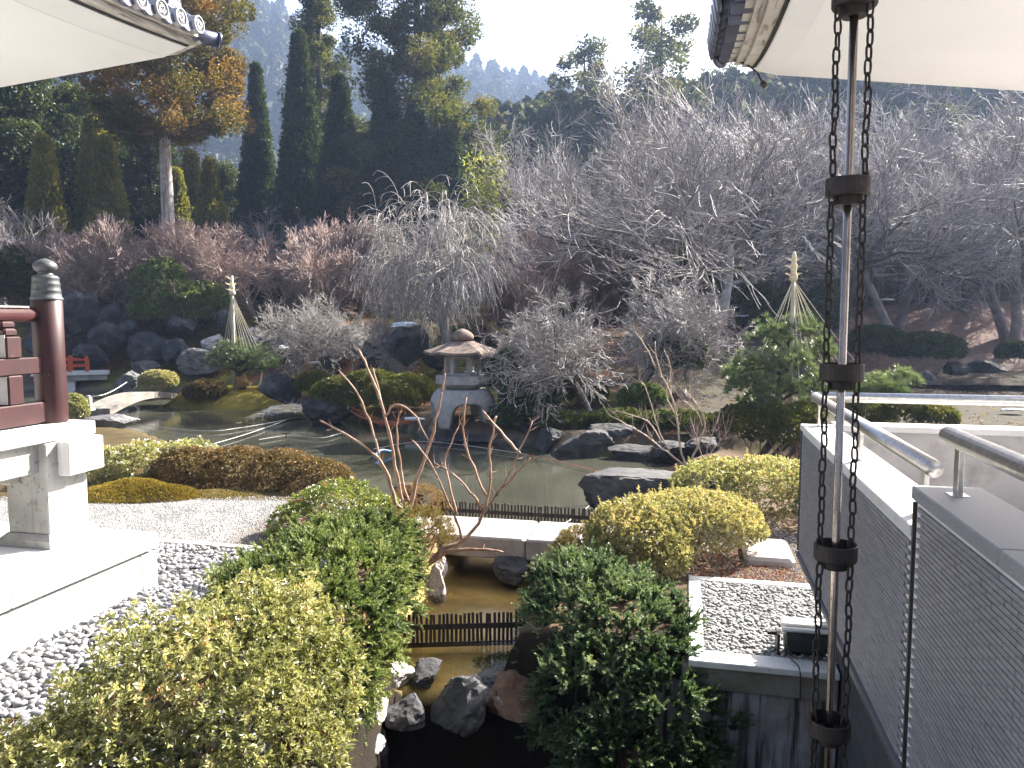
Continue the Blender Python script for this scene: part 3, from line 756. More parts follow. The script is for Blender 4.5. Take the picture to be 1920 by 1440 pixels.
def disc_mesh():
    """round eave tile end facing +X: rim, sunken field and a ring of small beads"""
    mb = MB(); n = 26; ang = np.arange(n) * 2 * math.pi / n
    prof = [(.0, .10, -.30), (.0, .10, .0), (.0, .10, .018), (.0, .085, .022), (.0, .078, .006), (.0, .0, .006)]
    V = np.concatenate([np.stack([np.full(n, x), r * np.cos(ang), r * np.sin(ang)], 1) for (_, r, x) in prof])
    idx = np.arange(len(prof) * n).reshape(len(prof), n)
    mb.add(V, np.stack([idx[:-1], idx[1:], np.roll(idx, -1, 1)[1:], np.roll(idx, -1, 1)[:-1]], -1).reshape(-1, 4))
    return mb
def swirl_mesh():
    mb = MB()
    for k in range(3):                                        # three commas whirling round the centre
        a0 = k * 2 * math.pi / 3
        th = np.linspace(0, 2.9, 12)
        r = .020 + .040 * (th / 2.9); w = .0105 * (1 - th / 3.2) ** .7 + .0015
        ca, sa = np.cos(a0 + th), np.sin(a0 + th)
        I = np.stack([np.full(12, .017), (r - w) * ca, (r - w) * sa], 1); O = np.stack([np.full(12, .017), (r + w) * ca, (r + w) * sa], 1)
        V = np.concatenate([I, O, I - [.012, 0, 0], O - [.012, 0, 0]])
        F = [[j, j + 12, j + 13, j + 1] for j in range(11)] + [[j + 24, j, j + 1, j + 25] for j in range(11)] + [[j + 12, j + 36, j + 37, j + 13] for j in range(11)]
        mb.add(V, np.array(F))
    n = 16
    for k in range(n):                                        # beads
        a = k * 2 * math.pi / n; c = np.array([.008, .069 * math.cos(a), .069 * math.sin(a)])
        V, F = ICO[1]; mb.add(V * .0045 + c, F)
    return mb
fm = disc_mesh().mesh('round_tile', M['tile_disc']); sm = swirl_mesh().mesh('swirl', M['tile_disc'])
im = MB()
n = 26; ang = np.arange(n) * 2 * math.pi / n
im.add(np.vstack([[[.0075, 0, 0]], np.stack([np.full(n, .0075), .0775 * np.cos(ang), .0775 * np.sin(ang)], 1)]), np.array([[0, 1 + j, 1 + (j + 1) % n] for j in range(n)]))
im = im.mesh('inset', M['tile_inset'])
Rz = Matrix.Rotation(-TH, 4, 'Z')
def local(root, p): return root.matrix_world.inverted() @ Vector(p)
bpy.context.view_layer.update()
tile_t = [8.46 - .335 * k for k in range(12)]
rollb = MB()
for i, t in enumerate(tile_t):
    z = zl + .33 + liftL(t)
    o = obj('round_tile', fm, hall, local(hall, A(-5.75, t, z)), (0, 0, -.03 * (i % 3 - 1)))
    obj('inset', im, o); obj('swirl', sm, o, rot=(i * .7, 0, 0))
    mbk = MB()                                                # the cover-tile roll running up the roof behind its disc
    L = np.array([0, 1.4, 2.8, 4.4]); pts = [A(-5.81 - q, t, z - .005 + q * math.tan(SLA)) for q in L]
    tube(mbk, np.array(pts), .085, 10, False); part('cover_tile', mbk, M['roof_tile'], hall, True)
    if i < 11:                                                # the curved pendant tile between two discs
        m2 = MB(); q = np.linspace(-1, 1, 9); tm = t - .1675
        Vt = []
        for dx in (0.0, -.10):
            for sgn, zz in ((0, 0.02), (1, -.075)):
                for k in q: Vt.append([-5.775 + dx + sgn * .004, tm + k * .10, z + zz - .05 * (1 - k * k) * (1 if sgn else .6)])
        idx = np.arange(36).reshape(4, 9)
        Fq = []
        for (a_, b_) in ((0, 1), (3, 2), (2, 0), (1, 3)):
            for k in range(8): Fq.append([idx[a_][k], idx[a_][k + 1], idx[b_][k + 1], idx[b_][k]])
        m2.add(AV(Vt), np.array(Fq)); part('pendant_tile', m2, M['roof_tile'], hall)
mb = MB()
for k, (dz, w) in enumerate(((.10, .13), (.19, .115), (.28, .10))):
    Vp = [(-5.94, -.14), (-10.2, 4.26 * math.tan(SLA) - .14)]
    ext = []
    for (s, zz) in Vp:
        for (dt, dd) in ((-w, 0), (w, 0), (w, .08), (-w, .08)): ext.append([s, 8.30 + dt, zl + .55 + liftL(8.3) + zz + dz + dd - .09])
    mb.add(AV(ext), BOXF[[0, 1, 2, 3, 4, 5]])
part('descending_ridge', mb, M['roof_tile'], hall)
mb = MB(); tube(mb, np.array([A(-6.05, 8.46, zl + .50), A(-5.72, 8.80, zl + .47)]), .085, 14); tube(mb, np.array([A(-5.72, 8.805, zl + .47), A(-5.70, 8.825, zl + .47)]), .10, 14)
part('corner_tile', mb, M['roof_tile'], hall, True)
mb = MB(); ext_strip(mb, [(-5.84, zl + .17), (-5.82, zl + .31), (-10.2, zl + 2.5), (-10.2, zl + .0), (-6.2, zl + .06)], [8.602, 8.66], lambda t: liftL(8.6)); part('gable_board', mb, M['eave_board'], hall)
mb = MB(); box(mb, -10.6, -10.2, -4, 6.7, .66, 6.1); part('wall', mb, M['plaster'], hall)

# ------------------------------------------------------------------ corridor roof on the right
cor = thing('corridor_roof', 'white plastered eave with jagged dark tile edge over the right walkway', 'roof', A(1.6, 4.0, 5.0), -TH)
def liftR(t): return .404 * max(0, (t - 3.67) / 3.03) ** 1.7
tsR = np.linspace(-1.0, 6.7, 44)
zr = 4.815
Q9 = .918
def ex9(mb, prof, ts, zf): return ext_strip(mb, [(s * Q9, zr + (z - zr) * Q9) for (s, z) in prof], ts, zf)
def qz(d): return zr + d * Q9
mb = MB(); ex9(mb, [(.69, zr - .0565), (.72, zr + .02), (5.2, zr - .54), (5.2, zr - .66)], tsR, liftR); part('soffit', mb, M['plaster'], cor)
mb = MB(); ex9(mb, [(.53, zr - .01), (.53, zr + .07), (.73, zr + .02), (.698, zr - .058)], tsR, liftR); part('plaster_strip', mb, M['plaster_edge'], cor)
mb = MB(); ex9(mb, [(.505, zr + .01), (.505, zr + .08), (.54, zr + .08), (.54, zr + .01)], tsR, liftR); part('shadow_gap', mb, M['dark_gap'], cor)
for k, (sa, sb, za) in enumerate(((.42, .508, .02), (.355, .418, .045), (.30, .353, .07))):
    mb = MB(); ex9(mb, [(sa, zr + za), (sa, zr + .16), (sb, zr + .16), (sb, zr + za)], tsR, liftR); part('eave_board', mb, M['eave_board'], cor)
mb = MB(); ex9(mb, [(.26, zr + .165), (.26, zr + .24), (5.2, zr + 2.2), (5.2, zr + 2.0)], tsR, liftR); part('roof_slope', mb, M['roof_tile'], cor)
mb = MB(); ex9(mb, [(.26, zr + .14), (.26, zr + .23), (5.2, zr + 1.9), (5.2, zr - .64), (.7, zr - .04)], [6.702, 6.76], lambda t: liftR(6.7)); part('gable_board', mb, M['plaster'], cor)
bpy.context.view_layer.update()
k = 0; t = 6.63
while t > .2:
    z = zr + .20 + liftR(t)
    mb = MB(); tube(mb, np.array([A(.14, t, z - .02), A(.46, t, z + .10)]), .074, 12); tube(mb, np.array([A(.122, t, z - .024), A(.14, t, z - .02)]), .088, 12)
    part('round_tile', mb, M['roof_tile'], cor, True)
    mb = MB(); box(mb, .20, .33, t - .215, t - .045, z - .15, z - .03, bev=.01); part('pendant_tile', mb, M['roof_tile'], cor)
    t -= .262
mb = MB(); tube(mb, np.array([A(.37, 6.61, zr + .588), A(.22, 6.76, zr + .551)]), .078, 14); tube(mb, np.array([A(.225, 6.755, zr + .551), A(.20, 6.775, zr + .548)]), .096, 14); part('corner_tile', mb, M['roof_tile'], cor, True)
wire = smooth_path([A(.275, 6.43, zr + .422), A(.386, 6.45, zr + .38), A(.477, 6.455, zr + .312), A(.532, 6.445, zr + .216)], 6)
mb = MB(); tube(mb, wire, .008, 6); tube(mb, np.array([A(.523, 6.445, zr + .225), A(.55, 6.435, zr + .193)]), .022, 8); part('lightning_wire', mb, M['black_metal'], cor, True)

# ------------------------------------------------------------------ parapet of the walkway, with thin brick-shaped tiles
SW, TE, TJ = 1.09, 7.87, 4.05                    # wall face, far end, joint between the two lengths
deck = thing('walkway_parapet', 'raised walkway parapet clad in thin mauve tiles under granite coping', 'wall', A(SW, 4.0, .95), -TH)
bpy.context.view_layer.update()
mb = MB(); box(mb, SW + .012, SW + .26, TJ + .012, TE, .95, 2.14); box(mb, SW + .012, SW + .26, -.4, TJ - .012, .95, 2.33); part('wall_backing', mb, M['grout'], deck)
mb = MB(); box(mb, SW - .004, SW + .2, TJ - .011, TJ + .011, .95, 2.32); part('joint_strip', mb, M['black_metal'], deck)
mb = MB(); box(mb, SW - .012, SW + .30, TJ + .015, 5.98, 2.142, 2.20, bev=.006); part('coping', mb, M['granite'], deck)
mb = MB(); box(mb, SW - .012, SW + .30, 5.985, TE + .02, 2.142, 2.20, bev=.006); part('coping', mb, M['granite'], deck)
for (ta, tb) in ((2.975, TJ + .012), (1.6, 2.97), (-.4, 1.595)):
    mb = MB(); box(mb, SW - .012, SW + .30, ta, tb, 2.332, 2.40, bev=.006); part('coping', mb, M['granite_grey'], deck)
mb = MB(); box(mb, SW - .02, SW + .05, -.4, TE, .90, .946, bev=.004); part('drip_sill', mb, M['louver'], deck)
mb = MB(); box(mb, SW - .008, SW + .26, TE + .002, TE + .012, .95, 2.14); part('end_cap', mb, M['louver'], deck)
# tiles: the nearest three hundred one by one, the rest in one mesh
TL, TH_, GAP = .108, .0205, .0045
tb_ = MB(); box(tb_, 0, .012, -TL / 2, TL / 2, -TH_ / 2, TH_ / 2, arch=False)
tile_me = tb_.mesh('wall_tile', M['wall_tile_one'])
cand = []
rows = np.arange(.96, 2.33, TH_ + GAP)
for ri, z in enumerate(rows):
    off = (ri % 2) * (TL + GAP) / 2
    for t in np.arange(.4 + off, TE - .05, TL + GAP):
        top = 2.32 if t < TJ else 2.13
        if z + TH_ > top: continue
        if abs(t - TJ) < TL / 2 + .012: continue
        cand.append((t, z + TH_ / 2))
cand = np.array(cand)
Pw = AV(np.stack([np.full(len(cand), SW), cand[:, 0], cand[:, 1]], 1))
dirs = Pw - np.array([0, 0, EYE]); fwd = np.array([0, _c, -_s]); upv = np.array([0, _s, _c])
dep = dirs @ fwd; uu = dirs[:, 0] / dep * FPX + 960; vv = 720 - (dirs @ upv) / dep * FPX
vis = (dep > .3) & (uu < 1915) & (vv < 1436)
order = np.argsort(np.where(vis, dep, 1e9))
near_ids = order[:300]
for i in near_ids:
    t, z = cand[i]
    obj('wall_tile', tile_me, deck, local(deck, A(SW + rng.normal() * .0006, t, z)))
rest = np.setdiff1d(np.arange(len(cand)), near_ids); rest = rest[(cand[rest, 0] > .4)]
V8 = np.array([[0, -TL / 2, -TH_ / 2], [.012, -TL / 2, -TH_ / 2], [.012, TL / 2, -TH_ / 2], [0, TL / 2, -TH_ / 2], [0, -TL / 2, TH_ / 2], [.012, -TL / 2, TH_ / 2], [.012, TL / 2, TH_ / 2], [0, TL / 2, TH_ / 2]])
Q = V8[None] + np.stack([SW + rng.normal(size=len(rest)) * .0006, cand[rest, 0], cand[rest, 1]], 1)[:, None, :]
mb = MB(); mb.add(AV(Q.reshape(-1, 3)), (np.arange(len(rest))[:, None, None] * 8 + BOXF[[0, 1, 2, 4, 5]][None]).reshape(-1, 4), np.repeat(rng.random(len(rest)), 8))
part('wall_tiles', mb, M['wall_tile'], deck, kind='stuff')
# handrails on flat posts
def rail_part(pts, r, mat, n=18):
    mb = MB(); tube(mb, np.array(pts), r, n); return part('handrail', mb, M[mat], deck, True)
rail_part([A(SW + .13, 4.22, 2.455), A(SW + .13, TE + .10, 2.455)], .046, 'steel')
rail_part([A(SW + .10, TE + .13, 2.455), A(9.0, TE + .13, 2.455)], .050, 'steel')
rail_part([A(SW + .13, .0, 2.655), A(SW + .13, 4.02, 2.655)], .045, 'steel')
for t, z0, z1 in ((7.72, 2.198, 2.42), (5.9, 2.198, 2.42), (4.36, 2.198, 2.42), (3.86, 2.398, 2.62), (2.2, 2.398, 2.62)):
    mb = MB(); box(mb, SW + .118, SW + .142, t - .032, t + .032, z0, z1, bev=.002)
    box(mb, SW + .09, SW + .17, t - .045, t + .045, z0, z0 + .006); part('rail_post', mb, M['steel'], deck)
for s in (3.2, 5.4, 7.6):
    mb = MB(); box(mb, s - .03, s + .03, TE + .118, TE + .142, 2.198, 2.42, bev=.002); part('rail_post', mb, M['steel'], deck)
# end wall, floor, base louvers
mb = MB(); box(mb, SW + .262, 9.0, TE, TE + .24, .95, 2.14); part('end_wall', mb, M['concrete_light'], deck)
mb = MB()
for sa in (SW + .31, 3.9, 6.4): box(mb, sa, min(sa + 2.56, 9.0) if sa > 2 else 3.895, TE - .02, TE + .28, 2.142, 2.20, bev=.006)
part('end_coping', mb, M['granite'], deck)
mb = MB(); box(mb, SW + .262, 9.0, -.4, TE - .002, 1.16, 1.41); part('deck_floor', mb, M['concrete_light'], deck)
mb = MB(); box(mb, SW + .5, 9.0, TE - .05, TE - .003, 1.412, 1.46); part('skirting', mb, M['concrete'], deck)
lm = MB(); box(lm, -.02, .02, -.024, .024, -3.2, 0, arch=False, bev=.01); lm = lm.mesh('louver_slat', M['louver'])
bpy.context.view_layer.update()
for k in range(62):
    obj('louver_slat', lm, deck, local(deck, A(SW + .34, 7.72 - .082 * k, .898)), (0, 0, 0))
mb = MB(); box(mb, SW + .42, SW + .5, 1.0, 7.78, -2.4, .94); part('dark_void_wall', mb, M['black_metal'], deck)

# ------------------------------------------------------------------ retaining wall and kerbs of the right pebble bed
mb = MB(); box(mb, -.25, SW + .30, 7.29, 7.46, -2.4, -.262)
rw = single('retaining_wall', mb, M['concrete_stained'], 'concrete retaining wall with dark vertical stains below the white kerb', 'wall', A(.5, 7.3, -2.4))
mb = MB(); box(mb, .06, SW + .30, 7.2, 7.46, -.035, .03, bev=.008); single('kerb', mb, M['kerb'], 'thick white stone kerb above the stained concrete wall', 'kerb', group='kerbs framing the right pebble bed')
mb = MB(); box(mb, .0, SW + .30, 7.235, 7.46, -.258, -.038, bev=.01); single('kerb_beam', mb, M['kerb_dark'], 'dark brown concrete beam right under the white front kerb', 'beam')  # whole beam in one brown tone, darker than the kerb above
mb = MB(); box(mb, .06, .21, 7.465, 9.52, -.2, .03, bev=.01); single('kerb', mb, M['kerb'], 'white kerb running back between the right juniper and the pebbles', 'kerb', group='kerbs framing the right pebble bed')
mb = MB(); box(mb, .06, 2.6, 9.525, 9.67, -.2, .035, bev=.01); single('kerb', mb, M['kerb'], 'white kerb at the far end of the right pebble bed', 'kerb', group='kerbs framing the right pebble bed')
mb = MB(); box(mb, -8.2, -3.9, 9.44, 9.58, -.15, .05, bev=.01); single('kerb', mb, M['concrete'], 'grey kerb between the left pebbles and the gravel path', 'kerb')
rs = MB(); box(rs, .78, 1.42, 10.35, 11.35, -.1, .11, bev=.04); single('stepping_stone', rs, M['slab_stone'], 'flat pale stepping stone between the right azalea and the parapet', 'stepping stone')
mb = MB(); p = np.array([-3.62, 5.55, .03])
box(mb, -4.35, -2.6, -.035, .035, -.06, .10, arch=False, bev=.008)
Vp = mb.v[0]; cz, sz = math.cos(1.05), math.sin(1.05)
Q = Vp.copy(); Q[:, 0] = (Vp[:, 0] + 3.4) * cz - Vp[:, 1] * sz - 3.05; Q[:, 1] = (Vp[:, 0] + 3.4) * sz + Vp[:, 1] * cz + 5.75; mb.v[0] = Q
single('edging_board', mb, M['old_wood'], 'weathered wooden edging board beside the front azalea', 'board')

# ------------------------------------------------------------------ floodlight on the kerb
fl = thing('floodlight', 'black floodlight with curved white cooling fins standing by the kerb', 'floodlight', A(1.15, 7.62, .0), -TH)
mb = MB()
def arcbox(mb, s0, s1, tc, r, a0, a1, zc, th, n=10):
    a = np.linspace(a0, a1, n); V = []
    for s in (s0, s1):
        for rr in (r - th, r):
            for q in a: V.append([s, tc - rr * math.cos(q), zc + rr * math.sin(q)])
    idx = np.arange(4 * n).reshape(4, n); F = []
    for (x, y) in ((0, 1), (1, 3), (3, 2), (2, 0)):
        for k in range(n - 1): F.append([idx[x][k], idx[x][k + 1], idx[y][k + 1], idx[y][k]])
    for e in (0, n - 1): F.append([idx[0][e], idx[1][e], idx[3][e], idx[2][e]])
    mb.add(AV(V), np.array(F))
box(mb, .95, 1.35, 7.50, 7.68, .05, .20, bev=.03); arcbox(mb, .96, 1.34, 7.62, .17, .0, 2.9, .15, .15); part('housing', mb, M['black_metal'], fl)
for k in range(4):
    mb = MB(); q0 = .75 + k * .38
    arcbox(mb, .92, 1.37, 7.62, .205, q0, q0 + .19, .15, .05, 5); part('cooling_fin', mb, M['white_fin'], fl)
mb = MB(); box(mb, .88, .908, 7.52, 7.72, .02, .22, bev=.006); box(mb, .80, .879, 7.58, 7.64, .19, .22); box(mb, .88, 1.35, 7.58, 7.66, .0, .03); part('bracket', mb, M['black_metal'], fl)
mb = MB(); tube(mb, smooth_path([A(.98, 7.5, .12), A(.99, 7.38, .06), A(1.04, 7.24, .05), A(1.05, 7.17, -.05), A(1.05, 7.16, -.25)], 5), .006, 6); part('cable', mb, M['black_metal'], fl, True)

# pale green bin under the veranda
bx = at_z(8, 962, .0)
bn = thing('storage_bin', 'pale mint green plastic bin under the white veranda', 'bin', (bx[0] - .25, 10.6, 0), -.2)
mb = MB(); V = []
for (z, e) in ((.0, .26), (.72, .31), (.722, .35), (.86, .36), (.88, .34)):
    for (a_, b_) in ((-1, -1), (1, -1), (1, 1), (-1, 1)): V.append([bx[0] - .25 + a_ * e, 10.6 + b_ * e * .8, z])
F = [[16, 17, 18, 19]] + [[r * 4 + j, r * 4 + (j + 1) % 4, r * 4 + 4 + (j + 1) % 4, r * 4 + 4 + j] for r in range(4) for j in range(4)]
mb.add(V, np.array(F)); part('body', mb, M['mint'], bn)
mb = MB(); wbox(mb, (bx[0] - .63, 10.2, .885), (bx[0] + .13, 10.98, .93), .015); part('lid', mb, M['mint'], bn)

# ------------------------------------------------------------------ rain chain with cups and its copper pole
CP = at_y(1590, 360, 2.98)[:2]
CHX, CHY = CP
rc = thing('rain_chain', 'iron rain chain with round cups hanging round a copper pole', 'rain chain', (CHX, CHY, 1.0))
mb = MB(); tube(mb, np.array([[CHX, CHY, -2.2], [CHX, CHY, 2.0], [CHX, CHY, 4.80]]), .0155, 16); part('pole', mb, M['copper'], rc, True)
cup = MB()
lathe(cup, (0, 0, 0), [(.0165, .0), (.046, .0), (.048, .004), (.048, .030), (.078, .034), (.081, .040), (.081, .098), (.078, .101), (.075, .098), (.074, .044), (.040, .042), (.040, .052), (.035, .052), (.035, .042), (.0165, .04)], 30)
cup = cup.mesh('rain_cup', M['iron'], smooth=False)
cz_ = [at_y(1590, py, 2.98)[2] for py in (5, 360, 706, 1042, 1370, 1700)]
for z in cz_: obj('rain_cup', cup, rc, (0, 0, z - 1.0 - .05))
lk = MB(); n = 12; a = np.arange(n) * 2 * math.pi / n
Lp = np.stack([.0125 * np.sign(np.cos(a)) * np.abs(np.cos(a)) ** .7, 0 * a, .030 * np.sign(np.sin(a)) * np.abs(np.sin(a)) ** .8], 1)
rad = nrm(np.stack([np.cos(a), 0 * a, np.sin(a)], 1)); V = []
for j in range(5):
    q = j * 2 * math.pi / 5
    V.append(Lp + rad * .0048 * math.cos(q) + np.array([0, .0048 * math.sin(q), 0]))
V = np.stack(V, 1); idx = np.arange(n * 5).reshape(n, 5)
lk.add(V.reshape(-1, 3), np.stack([idx, np.roll(idx, -1, 0), np.roll(np.roll(idx, -1, 0), -1, 1), np.roll(idx, -1, 1)], -1).reshape(-1, 4))
lk = lk.mesh('chain_link', M['iron'], smooth=True)
for (ox, oy, ph) in ((-.066, -.012, .2), (.040, -.045, .5)):
    z = 4.80; k = 0
    while z > 1.05:
        obj('chain_link', lk, rc, (ox + .002 * math.sin(k * 1.3), oy + .002 * math.cos(k), z - 1.0), (.06 * math.sin(k * .9), .05 * math.sin(k * 1.7), ph + (k % 2) * math.pi / 2 + .15 * math.sin(k)))
        z -= .0515; k += 1

# ------------------------------------------------------------------ stone bridge slabs, weir pickets
br = thing('slab_bridge', 'low stone slab bridge over the stream in front of the pond', 'bridge', A(-2.4, 11.3, -.3), -TH)
for (sa, sb) in ((-4.6, -2.27), (-2.255, .35)):
    mb = MB(); box(mb, sa, sb, 10.80, 11.90, -.30, .02, bev=.025); part('slab', mb, M['slab_stone'], br)
mb = MB(); box(mb, -4.6, -3.68, 10.9, 11.8, -1.0, -.305); box(mb, -1.55, .3, 10.9, 11.8, -1.0, -.305); part('abutment', mb, M['kerb_dark'], br)
pm = MB(); box(pm, -.016, .016, -.008, .008, 0, .34, arch=False, bev=.003); pm = pm.mesh('picket', M['picket'])
def picket_fence(p0, p1, gap, h, label, z):
    p0 = np.array(p0); p1 = np.array(p1); L = np.linalg.norm(p1 - p0); n = int(L / gap)
    rz = math.atan2(p1[1] - p0[1], p1[0] - p0[0])
    f = thing('picket_fence', label, 'fence', (p0[0], p0[1], z), rz)
    for k in range(n):
        obj('picket', pm, f, (k * gap, rng.normal() * .003, rng.normal() * .006), (rng.normal() * .02, rng.normal() * .025, rng.normal() * .1), (1, 1, h / .34))
    for (za, zb, dy) in ((.50, .68, -.022), (-.06, .10, -.025)):
        mb = MB(); wbox(mb, (0, dy, za * h), (L, dy + .014, zb * h), .003)
        me = mb.mesh('rail', M['picket']); obj('rail', me, f)
    return f
picket_fence((-1.6, 8.72), (1.0, 8.90), .050, .37, 'dark picket fence standing in the stream between the two junipers', -.58)
b0, b1 = A(-4.2, 12.30), A(.9, 12.30)
picket_fence(b0[:2], b1[:2], .056, .36, 'dark picket fence at the pond edge behind the slab bridge', -.20)
# ------------------------------------------------------------------ pebbles and gravel
def pebble_proto(seed):
    g = np.random.default_rng(seed); nu, nv = 8, 3
    V = [[0, 0, -1]]
    for j in range(1, nv):
        ph = -math.pi / 2 + math.pi * j / nv
        for i in range(nu): V.append([math.cos(ph) * math.cos(i * 2 * math.pi / nu), math.cos(ph) * math.sin(i * 2 * math.pi / nu), math.sin(ph) * 1.0])
    V.append([0, 0, 1]); V = np.array(V) * (1 + .10 * g.normal(size=(len(V), 1)))
    F = [[0, 1 + (i + 1) % nu, 1 + i] for i in range(nu)] + [[len(V) - 1, 1 + nu * (nv - 2) + i, 1 + nu * (nv - 2) + (i + 1) % nu] for i in range(nu)]
    Q = [[1 + i, 1 + (i + 1) % nu, 1 + nu + (i + 1) % nu, 1 + nu + i] for i in range(nu)]
    T = F + [[q[0], q[1], q[2]] for q in Q] + [[q[0], q[2], q[3]] for q in Q]
    return V, np.array(T)
PEB = [pebble_proto(k) for k in range(4)]
def pebble_me(k):
    V, F = PEB[k]; return MB().add(V, F).mesh('pebble', M['pebble_one'], smooth=True)
PEBM = [pebble_me(k) for k in range(4)]
def scatter_pebbles(mb, P, S, tilt=.5):
    g = np.random.default_rng(len(P)); pick = g.integers(0, 4, len(P))
    for k in range(4):
        m = np.where(pick == k)[0]
        if not len(m): continue
        V, F = PEB[k]; Q = V[None] * S[m][:, None, :]
        tx, rz = g.normal(size=len(m)) * tilt, g.random(len(m)) * 6.283
        y = Q[..., 1] * np.cos(tx)[:, None] - Q[..., 2] * np.sin(tx)[:, None]; z = Q[..., 1] * np.sin(tx)[:, None] + Q[..., 2] * np.cos(tx)[:, None]
        x = Q[..., 0]; X = x * np.cos(rz)[:, None] - y * np.sin(rz)[:, None]; Y = x * np.sin(rz)[:, None] + y * np.cos(rz)[:, None]
        Q = np.stack([X, Y, z], -1) + P[m][:, None, :]
        mb.add(Q.reshape(-1, 3), (np.arange(len(m))[:, None, None] * len(V) + F[None]).reshape(-1, 3), np.repeat(np.clip(g.normal(.5, .28, len(m)), 0, 1), len(V)))
def pebble_bed(name, s0, s1, t0, t1, size, pitch, keep, label, single_n, smax=None):
    g = np.random.default_rng(int(t1 * 100))
    ss, tt = np.meshgrid(np.arange(s0, s1, pitch), np.arange(t0, t1, pitch * .82))
    ss = ss + (np.arange(ss.shape[0]) % 2)[:, None] * pitch / 2
    ss = ss.ravel() + g.normal(size=ss.size) * pitch * .2; tt = tt.ravel() + g.normal(size=tt.size) * pitch * .2
    P = AV(np.stack([ss, tt, np.zeros(len(ss))], 1))
    m = keep(P[:, 0], P[:, 1], ss, tt); P, ss, tt = P[m], ss[m], tt[m]
    # a second, sparser layer on top
    up = g.random(len(P)) < .33
    P[:, 2] = .008 + np.where(up, size * .62, size * .12) + g.normal(size=len(P)) * size * .07
    S = np.stack([g.uniform(.75, 1.25, len(P)), g.uniform(.55, .85, len(P)), g.uniform(.36, .55, len(P))], 1) * size
    dd = P - np.array([0, 0, EYE]); dep = dd @ fwd; uu = dd[:, 0] / dep * FPX + 960; vv = 720 - (dd @ upv) / dep * FPX
    vis = (uu > 5) & (vv < 1436) & (uu < 1915)
    order = np.argsort(np.where(vis, dep, 1e9))[:single_n]
    # the bed below the stones
    mb = MB(); box(mb, s0 - .02, s1 + .02, t0 - .02, t1, -.02, .006)
    if not keep(*[np.array([v]) for v in (0., 0., s1, t0)])[0] and name == 'pebble_bed' and s0 < -3: mb = MB(); box(mb, -6.2, -4.6, t0, t1, -.02, .006); box(mb, s0, -6.203, 8.02, t1, -.02, .006)
    o = struct(name, mb, M['granite_grey'], label=label)
    for i in order:
        obj('pebble', PEBM[i % 4], o, P[i], (g.normal() * .45, g.normal() * .3, g.random() * 6.28), S[i])
    rest = np.setdiff1d(np.arange(len(P)), order)
    r = MB(); scatter_pebbles(r, P[rest], S[rest])
    me = r.mesh('pebbles', M['pebble' if single_n else 'gravel_stone'], smooth=True); q = obj('pebbles', me, o); q['kind'] = 'stuff'
pebble_bed('pebble_bed', -7.6, -2.2, 1.6, 9.44, .052, .058, lambda x, y, s, t: (x < -1.6 - .23 * (y - 4.6)) & (y > 3.5) & ((s > -6.18) | (t > 8.03)), 'bed of rounded grey pebbles beside the white platform', 300)
pebble_bed('pebble_bed', .22, 2.4, 7.47, 9.52, .032, .038, lambda x, y, s, t: s > -99, 'bed of small grey pebbles framed by white kerbs', 0)
# loose gravel of the path
g = np.random.default_rng(5); n = 15000
gx = g.uniform(-9.5, -1.8, n); gy = g.uniform(9.6, 14.2, n)
tt = t_of(gx, gy); m = (tt > 9.6) & (gy < 13.9 + .0 * gx)
extra = np.stack([g.uniform(1.2, 4.2, 5000), g.uniform(9.2, 12.4, 5000)], 1); e_t = t_of(extra[:, 0], extra[:, 1]); extra = extra[e_t > 9.7]
gx = np.concatenate([gx[m], extra[:, 0]]); gy = np.concatenate([gy[m], extra[:, 1]])
P = np.stack([gx, gy, height(gx, gy) + .004], 1); sz = g.uniform(.008, .020, len(P))
V, F = np.array([[1, 0, 0], [-1, 0, 0], [0, 1, 0], [0, -1, 0], [0, 0, .8], [0, 0, -.8]]), np.array([[0, 2, 4], [2, 1, 4], [1, 3, 4], [3, 0, 4]])
rz = g.random(len(P)) * 6.28
Q = V[None] * sz[:, None, None]; Q = np.stack([Q[..., 0] * np.cos(rz)[:, None] - Q[..., 1] * np.sin(rz)[:, None], Q[..., 0] * np.sin(rz)[:, None] + Q[..., 1] * np.cos(rz)[:, None], Q[..., 2]], -1) + P[:, None]
struct('gravel', MB().add(Q.reshape(-1, 3), (np.arange(len(P))[:, None, None] * 6 + F[None]).reshape(-1, 3), np.repeat(g.random(len(P)), 6)), M['gravel_stone'], kind='stuff', label='loose grey gravel of the garden path')

# ------------------------------------------------------------------ rocks
RN = [0]
def rock(px, py, Y, w, h, mat, label, d=None, rz=0., group='garden rocks round the pond', sub=4, rough=.22, top=None, dz=0.):
    """a rock whose middle is seen at (px, py) at distance Y; w, h in photo pixels"""
    RN[0] += 1
    c = at_y(px, py, Y); c[2] += dz; k = Y / FPX / 2
    rx, rzv = w * k * 1.12, h * k * 1.15
    ry = (d if d else .8 * (rx + rzv) / 2)
    return single('rock', rock_mb(c, (rx, ry, rzv), RN[0], sub, rough, 10, rz, top), M[mat], label, 'rock', group=group, smooth=False)
rock(1200, 928, 13.6, 262, 150, 'rock_dark', 'large flat topped boulder in front of the bare shrub at the pond edge', 1.0, -.15, sub=5, top=.5)
rock(815, 1105, 10.55, 46, 82, 'rock_pale', 'pale rock leaning in the stream under the left juniper', .28, .3)
rock(822, 1072, 11.0, 34, 62, 'rock_pale', 'narrow pale rock next to the bridge abutment', .2, .3)
rock(968, 1062, 11.1, 84, 60, 'rock_dark', 'mossy dark rock under the right end of the slab bridge', .4)
rock(865, 1318, 7.45, 118, 118, 'rock_dark', 'rock with a sunlit grey top at the lip of the little waterfall', .42, .2)
rock(985, 1312, 7.55, 150, 110, 'rock_brown', 'rusty brown rock at the waterfall lip beside the right juniper', .45, -.2)
